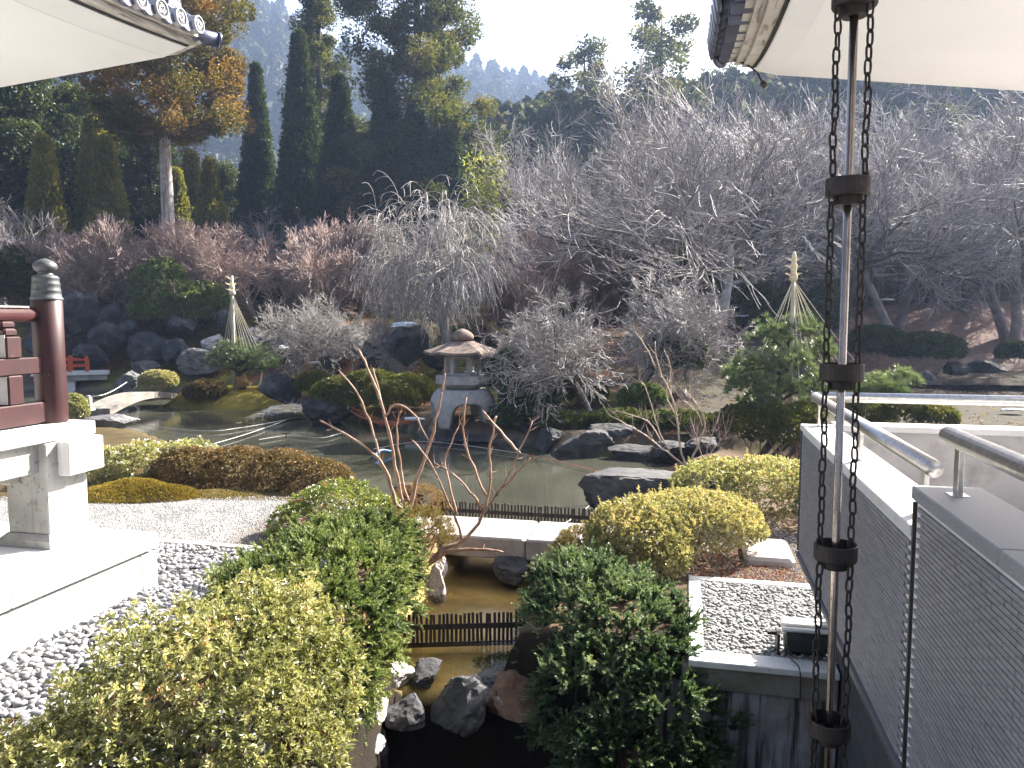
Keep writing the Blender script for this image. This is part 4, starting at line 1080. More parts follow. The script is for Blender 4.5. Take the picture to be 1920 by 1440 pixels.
rock(800, 1262, 8.0, 70, 34, 'rock_dark', 'low dark wet stone on the lip of the waterfall', .3)
rock(930, 1275, 7.8, 70, 50, 'rock_grey', 'mossy grey stone wedged between the two large lip rocks', .3)
rock(770, 1335, 7.55, 90, 70, 'rock_dark', 'dark stone below the lip left of the sunlit grey rock', .35)
rock(745, 1268, 7.95, 64, 44, 'rock_pale', 'small pale rock left of the waterfall lip', .25)
rock(708, 1322, 7.3, 36, 66, 'rock_pale', 'pale splinter of rock below the left juniper', .18)
rock(698, 1398, 7.0, 44, 34, 'rock_pale', 'little mossy stone low in the dark hollow', .16)
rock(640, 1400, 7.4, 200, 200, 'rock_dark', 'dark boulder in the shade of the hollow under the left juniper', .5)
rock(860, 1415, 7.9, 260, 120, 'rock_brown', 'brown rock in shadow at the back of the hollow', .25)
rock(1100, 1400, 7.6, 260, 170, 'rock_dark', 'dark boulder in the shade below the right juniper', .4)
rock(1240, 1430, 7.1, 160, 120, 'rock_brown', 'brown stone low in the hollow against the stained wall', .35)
rock(890, 822, 23.6, 190, 62, 'rock_dark', 'broad dark rock that carries the stone lantern', .95, top=.25)
rock(620, 762, 27.4, 92, 74, 'rock_dark', 'black knobbly boulder at the water left of the lantern', .85, rough=.3)
rock(527, 725, 31.0, 86, 70, 'rock_dark', 'rounded dark boulder behind the straw covered bank', .8)
rock(545, 772, 28.6, 100, 30, 'rock_pale', 'flat pale rock draped in dry straw on the pond edge', .9, .2)
rock(495, 779, 29.6, 70, 16, 'rock_brown', 'low brown stone at the waterline of the pine island', .5)
rock(364, 683, 40.0, 82, 50, 'rock_grey', 'large grey boulder behind the pine island', 1.4)
rock(240, 716, 37.0, 56, 46, 'rock_grey', 'pointed grey rock beyond the arched slab bridge', .7, rough=.3)
rock(200, 795, 24.3, 120, 34, 'rock_grey', 'low pale grey rock where the left shore meets the pond', .8)
rock(268, 690, 40.2, 60, 26, 'rock_grey', 'grey rock with a dusting of snow across the pond', .6)
rock(140, 580, 42.0, 74, 125, 'rock_dark', 'tall dark standing rock behind the balustrade post', 1.3)
rock(205, 596, 42.6, 44, 44, 'rock_dark', 'grey capped rock right of the tall standing rock', .8)
rock(205, 640, 41.6, 70, 70, 'rock_dark', 'dark rock stacked below the grey capped rock', 1.0)
rock(285, 655, 41.4, 80, 66, 'rock_dark', 'dark rock in the bank left of the big boulder', 1.0)
rock(345, 615, 41.9, 50, 50, 'rock_dark', 'dark rock under the glossy evergreen shrub', .9)
rock(402, 640, 41.5, 44, 36, 'rock_pale', 'pale rock between the shrub and the left rope cone', .8)
rock(480, 640, 40.6, 50, 46, 'rock_grey', 'grey rock in the bank behind the left pine', .8)
rock(540, 655, 41.0, 60, 60, 'rock_dark', 'dark rock in the bank right of the left rope cone', .9)
rock(590, 640, 40.0, 40, 40, 'rock_dark', 'small dark rock high on the bank among the twigs', .7)
rock(765, 646, 32.6, 92, 78, 'rock_dark', 'dark rock with a snowy top above the clipped hedge', 1.0)
rock(700, 665, 36.5, 70, 60, 'rock_dark', 'dark rock left of the snow topped rock', .9)
rock(820, 670, 34.0, 60, 60, 'rock_dark', 'dark rock behind the lantern roof on its left', .8)
rock(925, 690, 32.0, 60, 60, 'rock_dark', 'dark rock behind the lantern on its right', .8)
rock(1090, 838, 20.9, 110, 62, 'rock_dark', 'mossy dark rock at the water under the spreading maple', .8)
rock(1190, 850, 20.4, 110, 50, 'rock_dark', 'dark rock at the water right of the spreading maple', .7)
rock(1200, 745, 25.5, 90, 50, 'rock_dark', 'mossy rounded rock behind the thin bare shrub', .8)
rock(1735, 708, 35.0, 40, 50, 'rock_grey', 'upright grey stone by the far water beyond the rail', .5)
rock(1790, 690, 38.0, 60, 26, 'rock_dark', 'dark edging stone of the far water', .5)
rock(1850, 690, 38.0, 70, 30, 'rock_dark', 'longer dark edging stone of the far water near the frame edge', .5)
rock(1607, 556, 46.0, 26, 20, 'rock_brown', 'small mossy rock on the bare slope before the fence', .5)
rock(980, 800, 23.2, 60, 40, 'rock_dark', 'small dark rock right of the lantern at the waterline', .6)
for (px_, py_, Y_, w_, h_, l_) in ((90, 640, 41.5, 80, 70, 'dark rock behind the rails of the balustrade'), (175, 665, 41.0, 60, 50, 'dark rock above the red footbridge'), (245, 625, 42.2, 54, 50, 'dark rock between the grey capped rock and the shrub'), (330, 660, 41.0, 56, 50, 'dark rock just left of the large grey boulder'),
     (425, 605, 42.6, 44, 40, 'mossy dark rock up the bank left of the rope cone'), (510, 605, 42.0, 50, 40, 'dark rock up the bank right of the rope cone'), (610, 690, 37.0, 60, 40, 'dark rock at the back of the small clipped hedge'), (655, 640, 38.0, 60, 50, 'dark rock under the pale twigged maple')):
    rock(px_, py_, Y_, w_, h_, 'rock_dark', l_, .9)
for (px_, py_, Y_, w_, h_, l_) in ((1030, 826, 21.6, 60, 40, 'mossy dark rock left of the water rocks under the maple'), (1145, 812, 21.6, 90, 44, 'dark rock set back between the two water rocks'), (1255, 850, 19.9, 80, 40, 'dark shore rock left of the low reddish shrub'), (1330, 845, 19.6, 90, 44, 'dark shore rock behind the low reddish shrub'),
     (1240, 800, 21.8, 70, 40, 'dark rock up the right bank behind the thin bare shrub')):
    rock(px_, py_, Y_, w_, h_, 'rock_dark', l_, .7)
rock(770, 925, 13.2, 60, 50, 'rock_dark', 'dark rock between the bare stems and the pond', .35)
# leftover snow
def snow(px, py, Y, w, h, lab, dz=.0):
    c = at_y(px, py, Y); k = Y / FPX / 2
    m = rock_mb(c + np.array([0, 0, dz]), (w * k, h * k * 2.2, h * k * .5), RN[0] + px, 4, .6, 3)
    single('snow_patch', m, M['snow'], lab, 'snow', group='leftover patches of snow', smooth=True)
snow(762, 609, 32.5, 58, 20, 'blue white snow cap on the rock above the clipped hedge')
snow(1392, 592, 41.0, 24, 6, 'thin snow patch in the shade behind the twin trunks')
snow(1366, 650, 33.0, 14, 12, 'snow patch beside the foot of the twin trunk cherry')
snow(1660, 562, 50.0, 30, 8, 'small snow patch on the brown slope under the fence')
snow(1898, 770, 25.0, 40, 10, 'snow patch on the lawn beyond the far rail', .03)
snow(590, 680, 36.0, 22, 10, 'little snow patch among rocks left of the hedge')
snow(530, 651, 39.0, 22, 16, 'little snow patch on a rock right of the left rope cone')

# ------------------------------------------------------------------ arched slab bridge, marker, red bridge
ab = thing('arched_slab_bridge', 'long flat arched stone slab leading to the pine island', 'bridge', at_z(170, 766, 0.0))
p0, p1 = at_z(180, 768, -.02), at_z(310, 741, -.05)
d_ = nrm(p1 - p0); sd = np.array([d_[1], -d_[0], 0]); V = []
ks = np.linspace(0, 1, 15)
for k in ks:
    c = p0 + (p1 - p0) * k; z = .02 + .30 * math.sin(k * math.pi)
    for (e, dz) in ((-.5, 0), (.5, 0), (.5, -.26), (-.5, -.26)): V.append(c + sd * e + np.array([0, 0, z + dz - c[2]]))
idx = np.arange(60).reshape(15, 4)
mb = MB().add(np.array(V), np.stack([idx[:-1], np.roll(idx, -1, 1)[:-1], np.roll(idx, -1, 1)[1:], idx[1:]], -1).reshape(-1, 4)); mb.more(np.array([[0, 1, 2, 3], [59, 58, 57, 56]]))
part('slab', mb, M['old_slab'], ab)
mp = at_z(167, 770, .03)
sp = thing('marker_stone', 'small pale stone post at the near end of the arched slab', 'stone post', mp)
mb = MB(); wbox(mb, mp + [-.15, -.15, 0], mp + [.15, .15, .08], .01); part('base', mb, M['lantern'], sp)
mb = MB(); wbox(mb, mp + [-.09, -.09, .082], mp + [.09, .09, .46], .015); wbox(mb, mp + [-.06, -.06, .462], mp + [.06, .06, .54], .02); part('shaft', mb, M['lantern'], sp)
rb0 = at_y(60, 700, 39.0); rb1 = at_y(205, 694, 40.5)
rb = thing('red_footbridge', 'small vermilion railed footbridge with white deck edge in the back of the pond', 'bridge', rb0)
dv = nrm((rb1 - rb0) * [1, 1, 0]); Ln = np.linalg.norm((rb1 - rb0)[:2]); rz = math.atan2(dv[1], dv[0]); r0 = rb0
def rbox(a, b, y0, y1, z0, z1):
    V = np.array([[a, y0, z0], [b, y0, z0], [b, y1, z0], [a, y1, z0], [a, y0, z1], [b, y0, z1], [b, y1, z1], [a, y1, z1]])
    c, s = math.cos(rz), math.sin(rz)
    return MB().add(np.stack([V[:, 0] * c - V[:, 1] * s, V[:, 0] * s + V[:, 1] * c, V[:, 2]], 1) + r0, BOXF)
part('deck', rbox(0, Ln, -.6, .6, -.12, .06), M['kerb'], rb); part('deck_beam', rbox(.1, Ln - .1, -.5, .5, -.4, -.123), M['concrete'], rb)
part('pier', rbox(1.5, 1.9, -.4, .4, -1.6, -.403), M['kerb'], rb)
for y in (-.55, .55):
    for z in (.30, .62): part('rail', rbox(0, Ln * .72, y - .04, y + .04, z, z + .10), M['red_bridge'], rb)
    for k in range(4): part('rail_post', rbox(.1 + k * Ln * .22, .26 + k * Ln * .22, y - .075, y + .075, .062, .86), M['red_bridge'], rb)

# ------------------------------------------------------------------ stone lantern (snow viewing type on four legs)
LY = 24.3
lc = at_y(868, 797, LY); LX, LZ = lc[0], lc[2]
ln = thing('stone_lantern', 'wide roofed grey stone garden lantern on curved legs at the pond edge', 'stone lantern', (LX, LY, LZ))
U = 1.08 * LY / FPX                                        # metres per photo pixel there
def hexring(r, z, n=6, ph=0.0, cx=0.):
    a = ph + np.arange(n) * 2 * math.pi / n
    return np.stack([LX + cx + r * np.cos(a), LY + r * np.sin(a), np.full(n, LZ + z)], 1)
def loft(rings, cap=True):
    n = len(rings[0]); V = np.concatenate(rings); idx = np.arange(len(rings) * n).reshape(len(rings), n)
    mb = MB().add(V, np.stack([idx[:-1], np.roll(idx, -1, 1)[:-1], np.roll(idx, -1, 1)[1:], idx[1:]], -1).reshape(-1, 4), .5)
    if cap: mb.more(np.array([[idx[-1][0], idx[-1][j], idx[-1][j + 1]] for j in range(1, n - 1)] + [[idx[0][0], idx[0][j + 1], idx[0][j]] for j in range(1, n - 1)]))
    return mb
PH = math.radians(14)
# dome shaped support with four legs: a shell whose lower part is cut by arches
nA, nZ = 72, 13
zz = np.linspace(0, 1, nZ); Hs = 64 * U; mb = MB()
def prof(z): return (57 - 14 * np.clip((z - .55) / .45, 0, 1) ** 2.2 - 2.5 * np.clip(1 - z / .5, 0, 1)) * U
ang = np.arange(nA) * 2 * math.pi / nA
def sq(a):                                           # rounded square plan
    q = (a - PH + math.pi / 4) % (math.pi / 2) - math.pi / 4
    return 1.0 + .10 * (np.abs(q) / (math.pi / 4)) ** 2
def arch_h(a):
    q = np.abs((a - PH + math.pi / 4) % (math.pi / 2) - math.pi / 4) / (math.pi / 4)
    return np.where(q < .72, .66 * np.clip(1 - (q / .74) ** 4, 0, 1) ** .5, 0.0)
for (inner, sc) in ((0, 1.0), (1, .72)):
    V = []
    for i, z in enumerate(zz):
        for a in ang:
            b = arch_h(np.array([a]))[0]; zq = b + (1 - b) * z; r = prof(np.array([zq]))[0] * sq(a) * (sc if z < .999 else (1.0 if not inner else .6))
            V.append([LX + r * math.cos(a), LY + r * math.sin(a), LZ + zq * Hs * (1.0 if not inner else .93)])
    if inner: Vi = np.array(V)
    else: Vo = np.array(V)
n_ = nA * nZ; idx = np.arange(n_).reshape(nZ, nA); F = []
for i in range(nZ - 1):
    for j in range(nA):
        k = (j + 1) % nA
        F.append([idx[i][j], idx[i][k], idx[i + 1][k], idx[i + 1][j]]); F.append([n_ + idx[i][k], n_ + idx[i][j], n_ + idx[i + 1][j], n_ + idx[i + 1][k]])
for j in range(nA):
    k = (j + 1) % nA; F.append([idx[0][k], idx[0][j], n_ + idx[0][j], n_ + idx[0][k]])
mb.add(np.vstack([Vo, Vi]), np.array(F), .5)
tc = np.array([[LX, LY, LZ + Hs]]); mb.add(np.vstack([Vo[-nA:], tc]), np.array([[j, (j + 1) % nA, nA] for j in range(nA)]), .5)
part('leg_stand', mb, M['lantern'], ln, True)
PL = math.radians(-62)
part('middle_plate', loft([hexring(r * U, z * U, 6, PL) for (r, z) in ((28, 64.2), (34, 67), (46, 73), (47, 74), (47, 86), (45, 88), (25, 88))]), M['lantern'], ln)
# light chamber: six corner posts, sills and window openings
zb, zt = 88.4 * U, 121 * U; ch = None
mb = loft([hexring(31 * U, zb, 6, PL), hexring(31 * U, zb + 4 * U, 6, PL)]); ch = part('light_chamber', mb, M['lantern'], ln)
mb = loft([hexring(31 * U, zt - 4 * U, 6, PL), hexring(31 * U, zt, 6, PL)]); part('lintel', mb, M['lantern'], ch)
for k in range(6):
    a = PL + k * math.pi / 3; c = np.array([LX + 28 * U * math.cos(a), LY + 28 * U * math.sin(a), LZ])
    mb = MB(); V = []
    for z in (zb + 4.02 * U, zt - 4.02 * U):
        for q in range(4): V.append(c + np.array([5.2 * U * math.cos(a + .785 + q * 1.5708), 5.2 * U * math.sin(a + .785 + q * 1.5708), z]))
    mb.add(np.array(V), BOXF[[2, 3, 4, 5]]); part('chamber_post', mb, M['lantern'], ch)
    if k % 2 == 0:                                    # lattice windows between some posts
        b = a + math.pi / 6; e = np.array([-math.sin(b), math.cos(b), 0]); m0 = np.array([LX + 25.5 * U * math.cos(b), LY + 25.5 * U * math.sin(b), LZ])
        mb = MB()
        for q in (-.34, 0, .34): tube(mb, np.array([m0 + e * q * 28 * U + [0, 0, zb + 4 * U], m0 + e * q * 28 * U + [0, 0, zt - 4 * U]]), .018, 4)
        for q in (.33, .66): tube(mb, np.array([m0 - e * 12 * U + [0, 0, zb + (zt - zb) * q], m0 + e * 12 * U + [0, 0, zb + (zt - zb) * q]]), .018, 4)
        part('lattice', mb, M['lantern'], ch)
# broad roof with curved slopes and a bulb on top
def roof_ring(r, z, lift):
    a = PL + np.arange(36) * 2 * math.pi / 36; q = np.abs((a - PL + math.pi / 6) % (math.pi / 3) - math.pi / 6)
    rr = r * math.cos(math.pi / 6) / np.cos(math.pi / 6 - q); li = lift * (1 - q / (math.pi / 6)) ** 2
    return np.stack([LX + rr * np.cos(a), LY + rr * np.sin(a), LZ + z + li], 1)
part('roof', loft([roof_ring(30 * U, 121.3 * U, 0), roof_ring(63 * U, 122.5 * U, 2.0 * U), roof_ring(69 * U, 123.5 * U, 3 * U), roof_ring(68 * U, 127.5 * U, 3 * U), roof_ring(52 * U, 133.5 * U, 1.5 * U), roof_ring(34 * U, 140 * U, 1 * U), roof_ring(22 * U, 145.5 * U, .3 * U), roof_ring(17 * U, 147 * U, 0)]), M['lantern_roof'], ln)
mb = MB(); lathe(mb, (LX, LY, LZ), [(0, 146 * U), (14 * U, 147.2 * U), (19 * U, 150 * U), (20 * U, 155 * U), (16 * U, 161 * U), (9 * U, 165.5 * U), (3 * U, 168 * U), (0, 168.6 * U)], 20); part('jewel', mb, M['lantern_roof'], ln, True)

# ------------------------------------------------------------------ ropes and nets over the pond
def rope_line(pts, r, name, mat, label, cat, sag=0.0, group=None):
    P = smooth_path(pts, 6); mb = MB(); tube(mb, P, r, 5)
    return single(name, mb, M[mat], label, cat, group=group)
NG = 'net ropes stretched over the pond'
W = -.38
rope_line([at_z(222, 790, W), at_z(300, 801, W), at_z(390, 808, W), at_z(450, 802, W), at_z(520, 790, W), at_z(575, 776, W)], .009, 'net_rope', 'net_white', 'white net rope sagging from the left shore rock to the straw covered rock', 'rope', group=NG)
rope_line([at_z(486, 824, W), at_z(545, 816, W), at_z(600, 821, W), at_z(640, 812, W)], .007, 'net_rope', 'net_white', 'short white net rope over the stake in the pond', 'rope', group=NG)
rope_line([at_z(325, 850, W), at_z(400, 832, W), at_z(480, 808, W), at_z(570, 775, W)], .008, 'net_rope', 'net_white', 'thin net cord running from the front hedge to the far rock', 'rope', group=NG)
rope_line([at_z(985, 852, W), at_z(1060, 868, W), at_z(1150, 892, W), at_z(1165, 898, W)], .010, 'net_rope', 'net_red', 'brownish net cord reaching the large flat boulder', 'rope', group=NG)
rope_line([at_z(700, 842, W), at_z(780, 828, W), at_z(850, 832, W), at_z(990, 852, W)], .007, 'net_rope', 'net_white', 'thin net cord along the water below the lantern', 'rope', group=NG)
rope_line([at_z(160, 745, 0), at_z(200, 738, .1), at_z(240, 715, .3), at_z(275, 690, .6)], .016, 'net_rope', 'net_white', 'slack cord hanging above the arched slab', 'rope', group=NG)
rope_line([at_z(1118, 938, -.3), at_z(1090, 960, -.3), at_z(1058, 982, .03)], .007, 'net_rope', 'net_white', 'thin taut cord tied to the slab bridge', 'rope', group=NG)
# fine net: parallel threads with a few cross threads, one sagging sheet lying just above the water
def net_sheet(cor, nu, nv, r, label, mat='net_white', sag=.08, name='pond_net'):
    c = [np.array(q) for q in cor]; mb = MB(); P1 = []; P2 = []
    S = lambda u, v: (c[0] * (1 - u) + c[1] * u) * (1 - v) + (c[3] * (1 - u) + c[2] * u) * v - np.array([0, 0, sag * 4 * (u * (1 - u))]) + np.array([.08 * math.sin(7 * v + 3 * u), .12 * math.sin(5 * u + 4 * v), .02 * math.sin(9 * u + 6 * v)])
    for i in range(nu): P1.append([S(i / (nu - 1), v) for v in np.linspace(0, 1, 12)])
    for i in range(nv): P2.append([S(u, i / (nv - 1)) for u in np.linspace(0, 1, 12)])
    tubes(mb, np.array(P1), np.full((nu, 12), r), 3); tubes(mb, np.array(P2), np.full((nv, 12), r), 3)
    return struct(name, mb, M[mat], kind='stuff', label=label)
net_sheet([at_y(655, 762, 26.8), at_y(785, 786, 25.2), at_y(770, 792, 25.2), at_y(665, 775, 26.6)], 14, 8, .014, 'reddish bundled net stretched to the foot of the lantern', 'net_red', .25, 'bundled_net')
sp = at_z(537, 816, W); sk = MB(); tube(sk, np.array([sp + [0, 0, .08], sp + [-.03, 0, -.55]]), .03, 7); tube(sk, np.array([sp + [-.16, 0, .05], sp + [.14, 0, .07]]), .018, 6)
single('stake', sk, M['bark_dark'], 'thin dark stake standing in the pond', 'stake')
bq = at_z(716, 850, W); bm_ = MB(); tube(bm_, smooth_path([bq + [-.12, -.5, 0], bq + [-.03, 0, .08], bq + [.18, .2, .02], bq + [.28, .25, 0]], 5), .035, 8)
single('blue_strap', bm_, M['blue_plastic'], 'blue plastic strap floating on the net behind the bare stems', 'strap')
bq = at_y(782, 785, 25.1); bm_ = MB(); tube(bm_, np.array([bq + [-.4, 0, 0], bq, bq + [.25, .05, -.03]]), [.05, .06, .03], 7)
single('pale_hose', bm_, M['snow'], 'pale blue hose end lying at the lantern foot', 'hose', smooth=True)
# ------------------------------------------------------------------ leaves
def leaf_blades(mb, C, D, L, Wd, a, fold=.3, upb=.6, tri=False, Nv=None):
    """folded diamond leaves: base C, direction D, length L, width Wd"""
    n = len(C)
    if n == 0: return
    Nn = nrm(rdir(n) + np.array([0, 0, upb])) if Nv is None else Nv
    S = nrm(np.cross(D, Nn)); Nn = np.cross(S, D)
    L = np.broadcast_to(np.asarray(L, float), (n,))[:, None]; Wd = np.broadcast_to(np.asarray(Wd, float), (n,))[:, None]
    if tri:
        V = np.stack([C - S * Wd * .5, C + S * Wd * .5, C + D * L], 1)
        mb.add(V.reshape(-1, 3), np.arange(3 * n).reshape(-1, 3), np.repeat(a, 3)); return
    tip = C + D * L - Nn * L * .12; mid = C + D * L * .52
    V = np.stack([C, mid + S * Wd * .5 + Nn * Wd * fold, tip, mid - S * Wd * .5 + Nn * Wd * fold], 1)
    i = np.arange(n)[:, None] * 4
    mb.add(V.reshape(-1, 3), np.concatenate([i + np.array([[0, 1, 2]]), i + np.array([[0, 2, 3]])]), np.repeat(a, 4))
def blob_points(blobs, n, depth=.25, lump=.10, freq=2.2, seed=0, low=-.35):
    """points near the outside of a group of ellipsoids; returns points, outward normals, depth 0..1"""
    g = np.random.default_rng(seed + 31)
    area = np.array([(b[3] * b[4] + b[3] * b[5] + b[4] * b[5]) for b in blobs]); area = area / area.sum()
    Ps, Ns, Ds = [], [], []
    for b, f in zip(blobs, area):
        m = int(n * f); c = np.array(b[:3]); r = np.array(b[3:6])
        d = nrm(g.normal(size=(m * 2, 3))); d = d[d[:, 2] > low][:m]
        q = g.random(len(d)) ** 1.7
        bump = 1 + lump * fbm(d * freq + c, 3, seed)[:, None] + lump * .7 * vnoise(d * freq * 3.1 + c, seed + 2)[:, None]
        P = c + d * r * bump * (1 - depth * q)[:, None]; Nn = nrm(d / r)
        ins = np.zeros(len(P), bool)
        for b2 in blobs:
            if b2 is b: continue
            ins |= (((P - np.array(b2[:3])) / (np.array(b2[3:6]) * (1 - depth * .8))) ** 2).sum(1) < 1
        Ps.append(P[~ins]); Ns.append(Nn[~ins]); Ds.append(q[~ins])
    return np.concatenate(Ps), np.concatenate(Ns), np.concatenate(Ds)
def rosettes(mb, P, Nn, m, L, Wd, up=.35, spread=.9, tone=None, jit=.5, fold=.3):
    n = len(P); ax = nrm(Nn + rdir(n) * jit + np.array([0, 0, up]))
    ax = np.repeat(ax, m, 0); C = np.repeat(P, m, 0)
    perp = nrm(np.cross(ax, rdir(n * m))); sa = np.clip(rng.normal(spread, .25, n * m), .2, 1.5)[:, None]
    D = nrm(ax * np.cos(sa) + perp * np.sin(sa))
    C = C + ax * rng.uniform(-.4, .3, (n * m, 1)) * L
    if tone is None: tone = rng.random(n)
    a = np.clip(np.repeat(tone, m) + rng.normal(size=n * m) * .12, 0, 1)
    leaf_blades(mb, C, D, L * rng.uniform(.7, 1.25, n * m), Wd * rng.uniform(.75, 1.2, n * m), a, fold)
def stems_mb(blobs, n, zb, r, seed=0):
    g = np.random.default_rng(seed); mb = MB(); P = []
    for k in range(n):
        b = blobs[k % len(blobs)]; c = np.array(b[:3]); d = nrm(g.normal(size=3) * [1, 1, .4] + [0, 0, .5])
        e = c + d * np.array(b[3:6]) * .85; s = np.array([c[0] + g.normal() * b[3] * .25, c[1] + g.normal() * b[4] * .25, zb])
        mid = (s + e) / 2 + g.normal(size=3) * .08; P.append(smooth_path([s, mid, e], 3))
    P = np.array(P); R = np.linspace(r, r * .4, P.shape[1])[None] * np.ones((len(P), 1))
    tubes(mb, P, R, 4); return mb
def bush(name, label, cat, blobs, n, m, L, Wd, mat, seed=0, zb=None, group=None, lump=.10, depth=.25, spread=.9, up=.35, tone=(.45, .2), low=-.35, freq=2.2, nst=24, flowers=None, stem='bark_shrub', shoots=0):
    zb = min(b[2] for b in blobs) - .2 if zb is None else zb
    c = np.mean([b[:3] for b in blobs], 0)
    t = thing(name, label, cat, (c[0], c[1], zb), group=group)
    P, Nn, q = blob_points(blobs, n, depth, lump, freq, seed, low)
    tn = np.clip(tone[0] + tone[1] * fbm(P * 3.0, 3, seed) * 2 + .16 * rng.normal(size=len(P)), 0, 1)
    mb = MB(); rosettes(mb, P, Nn, m, L, Wd, up, spread, tn)
    if shoots:
        sid = rng.choice(np.where((q < .12) & (Nn[:, 2] > .1))[0], shoots, replace=False); sx = nrm(Nn[sid] * .4 + rdir(shoots) * .3 + [0, 0, .9]); sl = rng.uniform(.5, 1.3, shoots)[:, None]
        for k_ in range(5): rosettes(mb, P[sid] + sx * sl * (k_ + 1) * L * .62, sx, 5, L * (1 - .1 * k_), Wd * (1 - .1 * k_), .6, .75, np.clip(tn[sid] + .15, 0, .9), .2)
    f = part('foliage', mb, M[mat], t, kind='stuff')
    part('stems', stems_mb(blobs, nst, zb - .05, .014, seed), M[stem], t, True)
    if flowers:
        k, mats, fs = flowers; sel = rng.choice(np.where((q < .15) & (Nn[:, 2] > 0))[0], k, replace=False)
        for mname, ids in zip(mats, np.array_split(sel, len(mats))):
            mb = MB(); rosettes(mb, P[ids] + Nn[ids] * .03, Nn[ids], 6, fs, fs * .8, .3, 1.0, None, .3, .1); part('blossoms', mb, M[mname], t, kind='stuff')
    return t

# foreground shrubs
AG = 'clipped azalea bushes beside the stream'
bush('azalea_bush', 'big loose yellow green azalea filling the lower left corner', 'azalea', [(-2.42, 5.75, .12, 1.00, 1.05, .80), (-2.12, 6.35, .20, .76, .8, .76), (-1.98, 5.45, -.05, .62, .8, .72), (-2.75, 5.1, -.1, .8, .8, .64)], 11500, 7, .052, .022, 'azalea', 1, -.2, AG, .30, .36, .95, .4, (.46, .26), -.5, shoots=70)
bush('azalea_bush', 'small azalea corner at the lower left edge of the frame beside the board', 'azalea', [(-3.62, 5.0, .0, .45, .5, .40)], 900, 7, .046, .018, 'azalea', 2, -.2, AG, .15, .3)
bush('azalea_bush', 'round golden azalea directly behind the right juniper', 'azalea', [(1.62, 9.75, .30, .70, .72, .62), (1.35, 9.55, .1, .5, .5, .5)], 5400, 6, .041, .020, 'azalea_gold', 3, -.1, AG, .13, .26, .9, .4, (.52, .24), shoots=40)
bush('azalea_bush', 'golden azalea with bare stems showing near the pale stepping stone', 'azalea', [(2.50, 10.35, .40, .92, .72, .50), (2.0, 10.1, .42, .6, .6, .46)], 5600, 6, .041, .020, 'azalea_gold', 4, -.05, AG, .08, .2, .9, .4, (.58, .18), -.3, nst=46, stem='bark_shrub_pale', shoots=40)
bush('azalea_hedge', 'long clipped yellow green azalea hedge against the far end of the parapet', 'azalea', [(3.42, 12.6, .35, .85, .8, .58), (4.1, 12.3, .40, 1.0, .8, .60), (4.9, 12.2, .38, .9, .8, .56)], 8500, 6, .046, .023, 'azalea', 5, -.1, AG, .12, .24, .9, .4, (.55, .22), shoots=40)
bush('flowering_camellia', 'leafy sasanqua bush with a few pink and white blossoms by the bare stems', 'camellia', [(-2.65, 11.65, .26, .78, .6, .50), (-2.0, 11.5, .15, .5, .45, .42), (-3.2, 11.4, .1, .45, .5, .4)], 2600, 6, .05, .022, 'camellia', 6, -.05, None, .14, .3, .95, .4, (.6, .2), flowers=(46, ['petal_pink', 'petal_white'], .035))
bush('flowering_azalea', 'loose azalea with small white flowers behind the veranda beam', 'azalea', [(-7.4, 15.4, .22, 1.0, .8, .55), (-8.4, 15.2, .2, .9, .7, .5), (-6.6, 15.6, .3, .7, .7, .48)], 5600, 6, .058, .028, 'azalea', 7, -.05, None, .16, .3, .95, .4, (.5, .2), flowers=(150, ['petal_white'], .04))
bush('clipped_hedge', 'low flat topped reddish brown clipped hedge along the near pond shore', 'hedge', [(-6.3, 15.0, .12, .8, .62, .60), (-5.4, 15.05, .12, .9, .62, .60), (-4.5, 14.95, .10, .9, .62, .57), (-3.75, 14.7, .02, .75, .6, .52)], 11500, 6, .046, .024, 'azalea_brown', 8, -.1, None, .06, .22, .9, .5, (.55, .16), -.6)
bush('mossy_shrub', 'rust brown low shrub among the bare stems', 'shrub', [(-1.6, 12.9, .05, .55, .4, .40)], 1400, 6, .03, .012, 'azalea_brown', 9, -.1, None, .12, .3, .9, .5, (.75, .15))
# moss mound
def moss_mound(px, py, Y, rx, ry, h, label, n=9000, mat='moss', seed=0):
    c = at_y(px, py, Y); g = np.random.default_rng(seed)
    a = g.random(n) * 6.283; r = np.sqrt(g.random(n)); x = c[0] + r * rx * np.cos(a); y = Y + r * ry * np.sin(a)
    z = height(x, y) + h * (1 - r ** 2) * (1 + .5 * fbm(np.stack([x * 1.5, y * 1.5, 0 * x], -1), 3, seed + 7)) + .03 * fbm(np.stack([x * 3, y * 3, 0 * x], -1), 3, seed)
    mb = MB(); P = np.stack([x, y, z - .02], 1); D = nrm(rdir(n) * .8 + [0, 0, 1.0])
    tn = np.clip(.45 + .5 * fbm(P * 1.4, 3, seed + 4) + .12 * g.normal(size=n), 0, 1)
    leaf_blades(mb, P, D, .045, .03, tn, .1, .2)
    o = struct('moss', mb, M[mat], kind='stuff', label=label)
    return o
moss_mound(255, 926, 13.9, 1.3, .6, .26, 'golden brown moss mound in front of the low hedge', 9000, 'moss', 1)
moss_mound(395, 935, 14.1, .9, .4, .06, 'greenish grey moss patch at the gravel edge', 4000, 'grass_dry', 2)
moss_mound(440, 752, 34.0, 3.6, 2.4, .05, 'green moss over the pine island', 9000, 'moss', 3)

